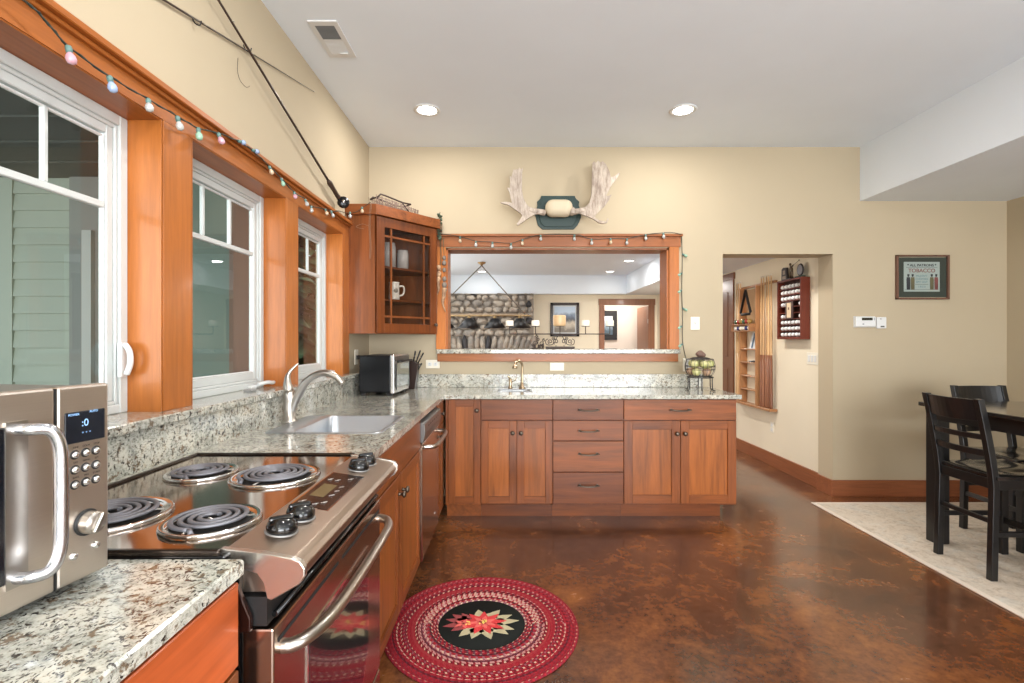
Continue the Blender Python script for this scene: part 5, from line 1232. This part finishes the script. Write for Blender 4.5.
# trophies on the case
DG = mat('trophy_dark', S(56, 50, 48), .35, .4); ZR = mat('trophy_metal', S(96, 80, 66), .35, .8)
r = thing('plaque_trophy', 'dark slab plaque leaning on top of the golf ball case, far end', 'trophy', (HX - .045, 4.83, zb))
m = MB(); m.prism([(-.05, 0), (.05, 0), (.045, .115), (.02, .13), (-.035, .125)], -.012, .012, 'x', bev=.003); m.build('slab', DG, r, local=True)
m = MB(); m.box(-.0135, -.012, -.03, .03, .015, .045); m.box(-.0135, -.012, -.02, .02, .06, .10); m.build('engraved_plate', mat('plate_pale', S(150, 136, 120), .4, .5), r, local=True)
r = thing('golfer_trophy', 'small bronze golfer figure swinging a club on the display case', 'trophy', (HX - .045, 4.72, zb))
m = MB(); m.box(-.025, .025, -.03, .03, 0, .014, .002); m.build('plinth', DG, r, local=True)
m = MB(); m.tube([(0, -.012, .014), (0, -.016, .045), (0, -.006, .078), (0, .0, .10), (0, .012, .125)], [.007, .008, .010, .012, .011], 8); m.tube([(0, .02, .014), (0, .018, .045), (0, .0, .080)], [.007, .008, .009], 8)
m.tube([(0, .012, .125), (0, -.012, .128), (0, -.035, .136)], [.009, .006, .005], 8); m.tube([(0, .014, .122), (0, -.01, .120), (0, -.035, .136)], [.008, .006, .005], 8); m.tube([(0, .013, .125), (0, .018, .137)], .006, 8); m.ball((0, .022, .146), .012, sz=1.15); m.build('golfer_figure', ZR, r, local=True)
m = MB(); m.tube([(0, -.035, .136), (0, -.12, .162)], .0022, 6); m.ball((0, -.124, .164), .007); m.build('golf_club', ZR, r, local=True)
r = thing('round_plaque', 'oval dark-rimmed award plate standing on the near end of the display case', 'trophy', (HX - .045, 4.575, zb))
m = MB(); m.box(-.02, .02, -.05, .06, 0, .016, .002); m.build('plinth', mat('green_marble', S(40, 62, 54), .25), r, local=True)
m = MB(); q = M4.Rotation(R(90), 3, 'Y'); m.lathe([(0, -.006), (.048, -.006), (.052, 0), (.048, .006), (0, .006)], (0, 0, 0), 28, q)
for v in m.bm.verts: v.co = V((v.co.x, v.co.y, v.co.z * 1.15 + .072))
pl = m.build('oval_rim', DG, r, local=True)
m = MB(); m.lathe([(0, -.0075), (.040, -.0072)], (0, 0, 0), 28, q)
for v in m.bm.verts: v.co = V((v.co.x, v.co.y, v.co.z * 1.15 + .072))
m.build('oval_face', mat('award_grey', S(140, 138, 142), .3, .3), pl, local=True)
# brown door along the hall wall
r = sroot('door_1', (2.72, 6.5, 0))
m = MB(); m.box(2.700, 2.72, 6.02, 6.10, 0, 2.05, .003); m.box(2.700, 2.72, 6.86, 6.94, 0, 2.05, .003); m.box(2.698, 2.72, 6.0, 6.96, 2.05, 2.13, .003); m.build('door_casing', DOORW, r)
m = MB(); m.box(2.708, 2.719, 6.10, 6.86, .005, 2.05)
for a, b in ((6.18, 6.44), (6.52, 6.78)):
    m.box(2.702, 2.709, a, b, .2, .95, .002); m.box(2.702, 2.709, a, b, 1.1, 1.9, .002)
m.build('door_slab', DOORW, r)
# ------------------------------------------------------------ games room beyond the pass-through
STN = mat('river_stone', S(160, 150, 138), .75); t = NT(STN); tc = t.n('TexCoord'); vo = t.n('TexVoronoi', i_Scale=7.0); t.l(tc.outputs['Object'], vo.inputs['Vector'])
sc_ = t.n('SeparateColor'); t.l(vo.outputs['Color'], sc_.inputs[0]); vc = t.ramp(sc_.outputs[0], [(0, S(112, 106, 100)), (.3, S(150, 144, 136)), (.6, S(186, 174, 158)), (1, S(146, 132, 118))]); t.l(t.mix(.3, vc, t.ramp(t.noise(tc.outputs['Object'], 12, 5), [(.3, S(90, 84, 78)), (.7, S(200, 190, 176))])), t.p.inputs['Base Color'])
DARKST = mat('dark_stone', S(58, 56, 58), .6)
r = thing('stone_fireplace', 'rounded river-stone chimney breast seen through the pass-through', 'fireplace', (-1.0, 9.1, 0))
m = MB(); m.box(-1.44, .41, 8.98, 9.015, 0, 2.149); m.build('mortar', mat('mortar', S(150, 140, 128), .9), r)
rnd = random.Random(11); cells = []
m = MB(); md = MB(); seed = 0
z = 1.62
def stone(x, z, w_, h_, rot_=0):
    global seed
    seed += 1
    tgt = md if rnd.random() < .09 else m
    tgt.ball((x, 8.965, z), .5, sx=w_, sy=.16, sz=h_, u=14, v=10, rot=M4.Rotation(rot_, 3, 'Y'), jit=.35, seed=seed)
zz = 1.50
while zz < 2.14:
    h = rnd.uniform(.075, .13); h = min(h, 2.149 - zz)
    x = -1.42 + rnd.uniform(-.0, .03)
    while x < .36:
        w_ = min(rnd.uniform(.09, .24), .40 - x); 
        if w_ < .06: break
        stone(x + w_ / 2, min(zz + h / 2 + rnd.uniform(-.012, .012), 2.149 - h * .5), w_ * .98, h * .98, rnd.uniform(-.12, .12)); x += w_
    zz += h * .98
x = -1.41                                  # soldier course over the firebox
while x < .34:
    w_ = rnd.uniform(.08, .12); lean = -.35 * max(-1, min(1, (x + .62) / .9)); stone(x + w_ / 2, 1.24, w_ * 1.15, .30, -lean); x += w_
x = -1.41
while x < .34: w_ = rnd.uniform(.12, .26); w_ = min(w_, .40 - x); stone(x + w_ / 2, 1.44, w_, .13, rnd.uniform(-.2, .2)); x += w_
x = -1.41
while x < .34: w_ = rnd.uniform(.12, .26); w_ = min(w_, .40 - x); stone(x + w_ / 2, 1.02, w_, .2, rnd.uniform(-.2, .2)); x += w_
m.build('field_stone', STN, r); md.build('dark_field_stone', DARKST, r)
m = MB(); m.box(-1.44, .30, 8.84, 8.99, 1.735, 1.78, .012, seg=2); m.build('mantel', mat('mantel_tan', S(160, 138, 112), .6), r)
# far picture
r = thing('framed_landscape', 'framed landscape painting on the far wall behind the candelabra', 'picture', (1.0, YF, 1.69))
m = MB(); a, b, c, d = .73, 1.265, 1.375, 2.0; t_ = .05
for q in ((a, a + t_, c, d), (b - t_, b, c, d), (a, b, c, c + t_), (a, b, d - t_, d)): m.box(q[0], q[1], YF - .03, YF, q[2], q[3], .004)
m.build('picture_frame', DKW, r); m = MB(); m.box(a + t_ - .005, b - t_ + .005, YF - .015, YF - .01, c + t_ - .005, d - t_ + .005); m.build('mat_board', mat('mat_white', S(200, 204, 206), .7), r)
def landscape(name, stops, sc_=3):
    m = mat(name, S(150, 150, 150), .4); t = NT(m); tc = t.n('TexCoord'); sp = t.n('SeparateXYZ'); t.l(tc.outputs['Generated'], sp.inputs[0])
    nz = t.noise(tc.outputs['Generated'], sc_, 4); ad = t.n('Math', operation='MULTIPLY_ADD', i_1=.5, i_2=-.25); t.l(nz, ad.inputs[0]); s2 = t.n('Math', operation='ADD'); t.l(ad.outputs[0], s2.inputs[0]); t.l(sp.outputs[2], s2.inputs[1])
    t.l(t.ramp(s2.outputs[0], stops), t.p.inputs['Base Color']); return m
m = MB(); m.box(a + .075, b - .075, YF - .02, YF - .012, c + .075, d - .075); m.build('painting', landscape('painting_hills', [(.15, S(120, 112, 100)), (.32, S(196, 186, 168)), (.45, S(70, 72, 78)), (.62, S(90, 104, 124)), (.8, S(178, 196, 214))]), r)
# cased door to the far hallway
r = sroot('door_2', (2.15, YF, 0))
m = MB(); m.box(1.635, 1.735, YF - .02, YF, 0, 1.955, .003); m.box(2.55, 2.665, YF - .02, YF, 0, 1.955, .003); m.box(1.625, 2.675, YF - .025, YF, 1.955, 2.07, .003); m.build('door_casing', DOORW, r)
m = MB(); m.box(2.61, 2.63, YF, YF + .12, 0, 1.97); m.box(1.66, 1.68, YF, YF + .12, 0, 1.97); m.box(1.68, 2.61, YF, YF + .12, 1.96, 1.98); m.build('jamb', DOORW, r)
m = MB(); m.box(2.575, 2.612, YF + .1, YF + .9, .01, 1.95); m.build('open_door', DOORW, r)
m = MB(); m.box(2.555, 2.562, YF + .04, YF + .07, 1.62, 1.70); m.build('hinge', SATIN, r)
m = MB(); m.box(2.73, 2.80, 10.58, 10.65, 0, 1.80, .004); struct(m.build('trim_hallway_post', DOORW))
r = thing('framed_print', 'black-framed print on the far hallway wall through the cased door', 'picture', (2.1, 10.65, 1.6))
m = MB(); m.box(1.80, 2.28, 10.62, 10.65, 1.31, 1.94, .004); m.build('picture_frame', BLKM, r); m = MB(); m.box(1.90, 2.18, 10.612, 10.622, 1.42, 1.82); m.build('print_sheet', landscape('print_water', [(.2, S(70, 90, 104)), (.5, S(150, 166, 176)), (.75, S(200, 206, 208))], 6), r)
# pool-table lamp
YL = 7.5
r = thing('pool_table_lamp', 'hanging billiard lamp with four black cone shades on a brass bar', 'hanging lamp', (-.44, YL, 1.5))
BRASS = mat('brass_bar', S(170, 142, 100), .35, .7); SH = mat('shade_black', S(22, 22, 24), .35)
m = MB(); m.tube([(-1.24, YL, 1.675), (.30, YL, 1.675)], .010, 10)
m.build('lamp_bar', BRASS, r)
m = MB(); ap = V((-.445, YL, ZC2 - .05)); m.tube([ap, (-1.20, YL, 1.69)], .008, 6); m.tube([ap, (.22, YL, 1.69)], .008, 6); m.build('chain', mat('chain_grey', S(120, 112, 104), .5, .5), r)
m = MB(); m.lathe([(0, .05), (.06, .05), (.06, .035), (.03, .02), (.012, 0), (0, 0)], (-.445, YL, ZC2 - .05), 20); m.build('ceiling_canopy', BRASS, r)
for k, x in enumerate((-1.02, -.635, -.245, .135)):
    m = MB(); m.lathe([(.055, .145), (.175, .0), (.172, .0), (.052, .142)], (x, YL, 1.49), 28); m.lathe([(0, .150), (.055, .145)], (x, YL, 1.49), 28); sh = m.build('lamp_shade', SH, r)
    m = MB(); m.lathe([(0, .0), (.03, .0), (.02, .04), (0, .045)], (x, YL, 1.635), 12); m.build('shade_cap', BRASS, sh)
    m = MB(); m.ball((x, YL, 1.545), .04); m.build('lamp_bulb', mat('lamp_glow', S(255, 250, 235), .5, emis=(1, .95, .85, 1), estr=3) if 'lamp_glow' not in MATS else MATS['lamp_glow'], sh)
# candelabra on the pass-through sill
YCd = 4.33
E = lambda x, y: at(x, y, YCd)
sillz = 1.231
r = thing('scroll_candelabra', 'long wrought-iron candelabra with scrolled base on the pass-through sill', 'candelabra', (.43, YCd, sillz))
DI = mat('iron_brown', S(66, 56, 50), .5, .5)
bz = E(0, 334).z
m = MB(); m.tube([(E(509.6, 0).x, YCd, bz), (E(610, 0).x, YCd, bz)], .0045, 8)
for x in (509.6, 535.5, 560, 585.5, 609.8):
    X = E(x, 0).x; h = E(0, 326.5).z; m.tube([(X, YCd, bz), (X, YCd, h)], .004, 7); m.lathe([(0, 0), (.036, 0), (.038, .004), (.034, .003), (0, .002)], (X, YCd, h), 22)
m.build('candle_arm', DI, r)
m = MB()
def spiral(cx, cz, r0, turns, a0, sgn):
    return [V((cx + sgn * r0 * (1 - .8 * t) * cos(a0 + turns * 2 * pi * t), YCd, cz + r0 * (1 - .8 * t) * sin(a0 + turns * 2 * pi * t))) for t in [k / 20 for k in range(21)]]
X0 = E(560, 0).x; zb_ = sillz + .012
for sgn in (-1, 1):
    for dx, dz, rad, a0 in ((.035, .052, .026, -1.2), (.085, .05, .022, -1.2), (.060, .078, .015, 2.2)):
        m.tube(spiral(X0 + sgn * dx, zb_ + dz, rad, 1.3, a0, sgn), .0035, 6)
    m.tube(smoothpath([(X0, YCd, bz), (X0 + sgn * .02, YCd, zb_ + .10), (X0 + sgn * .06, YCd, zb_ + .03), (X0 + sgn * .115, YCd, zb_ + .025), (X0 + sgn * .125, YCd, zb_ + .06), (X0 + sgn * .105, YCd, zb_ + .075)], 5), .0035, 6)
    m.tube([(X0 + sgn * .035, YCd, zb_ + .02), (X0 + sgn * .035, YCd, sillz + .01)], .003, 6)
m.build('scrollwork', DI, r)
m = MB(); m.box(X0 - .125, X0 + .125, YCd - .035, YCd + .035, sillz, sillz + .020, .003); m.build('base_bar', DI, r)
CAN = mat('candle_wax', S(238, 230, 214), .5)
names = ['white drum candle at the fireplace end of the candelabra', 'second white drum candle on the candelabra, beside the fireplace edge', '', 'white drum candle between the painting and the cased door', 'white drum candle in front of the dark hallway print']
for i, x in enumerate((509.6, 535.5, 560, 585.5, 609.8)):
    X = E(x, 0).x; h = E(0, 326.5).z + .0035
    if i == 2:
        m = MB(); m.lathe([(0, 0), (.05, .0), (.056, .012), (.057, .085), (.052, .095), (.049, .095), (.053, .083), (.05, .012), (0, .008)], (X - .005, YCd, h), 26); tag(m.build('amber_jar', FOOT), 'amber glass candle jar in the middle of the candelabra', 'candle jar')
        continue
    c = thing('pillar_candle', names[i], 'candle', (X, YCd, h), 0, 'candles on the candelabra'); m = MB(); m.lathe([(0, 0), (.033, 0), (.034, .004), (.034, .046), (.030, .050), (0, .046)], (0, 0, 0), 22); m.build('wax', CAN, c, local=True); m = MB(); m.tube([(0, 0, .046), (.001, 0, .055)], .0012, 5); m.build('wick', BLKM, c, local=True)
# iron flower scroll left of it
r = thing('iron_rosette', 'dark iron scroll rosette with pine cones on the sill left of the candelabra', 'ornament', (E(538, 0).x, YCd, sillz))
m = MB(); X1 = E(538, 0).x
for dx, dz, rad, a0, s_ in ((-.02, .05, .024, -1.2, -1), (.03, .045, .022, -1.2, 1), (.0, .085, .018, 2.2, 1), (-.045, .03, .016, 0, -1), (.05, .075, .014, 1, 1), (-.015, .11, .012, 1, -1)): m.tube(spiral(X1 + dx, sillz + dz, rad, 1.3, a0, s_), .0035, 6)
m.tube([(X1 - .055, YCd, sillz + .006), (X1 + .055, YCd, sillz + .006)], .005, 6); m.tube([(X1, YCd, sillz + .006), (X1, YCd, sillz + .115)], .003, 6); m.build('iron_scroll', DI, r)
m = MB()
for k, (dx, dz) in enumerate(((-.03, .022), (.012, .02), (.04, .025))): m.ball((X1 + dx, YCd + .01, sillz + dz), .014, sz=1.2, jit=.5, seed=k)
m.build('pine_cone', TWD, r)
# lettering: each text becomes a plain mesh
dgx = bpy.context.evaluated_depsgraph_get()
for o in [o for o in sc.objects if o.type == 'FONT']:
    me = bpy.data.meshes.new_from_object(o.evaluated_get(dgx)); nm = o.name
    n_ = bpy.data.objects.new('lettering', me); C.objects.link(n_); n_.parent = o.parent
    n_.location = o.location; n_.rotation_euler = o.rotation_euler; n_.scale = o.scale
    bpy.data.objects.remove(o)
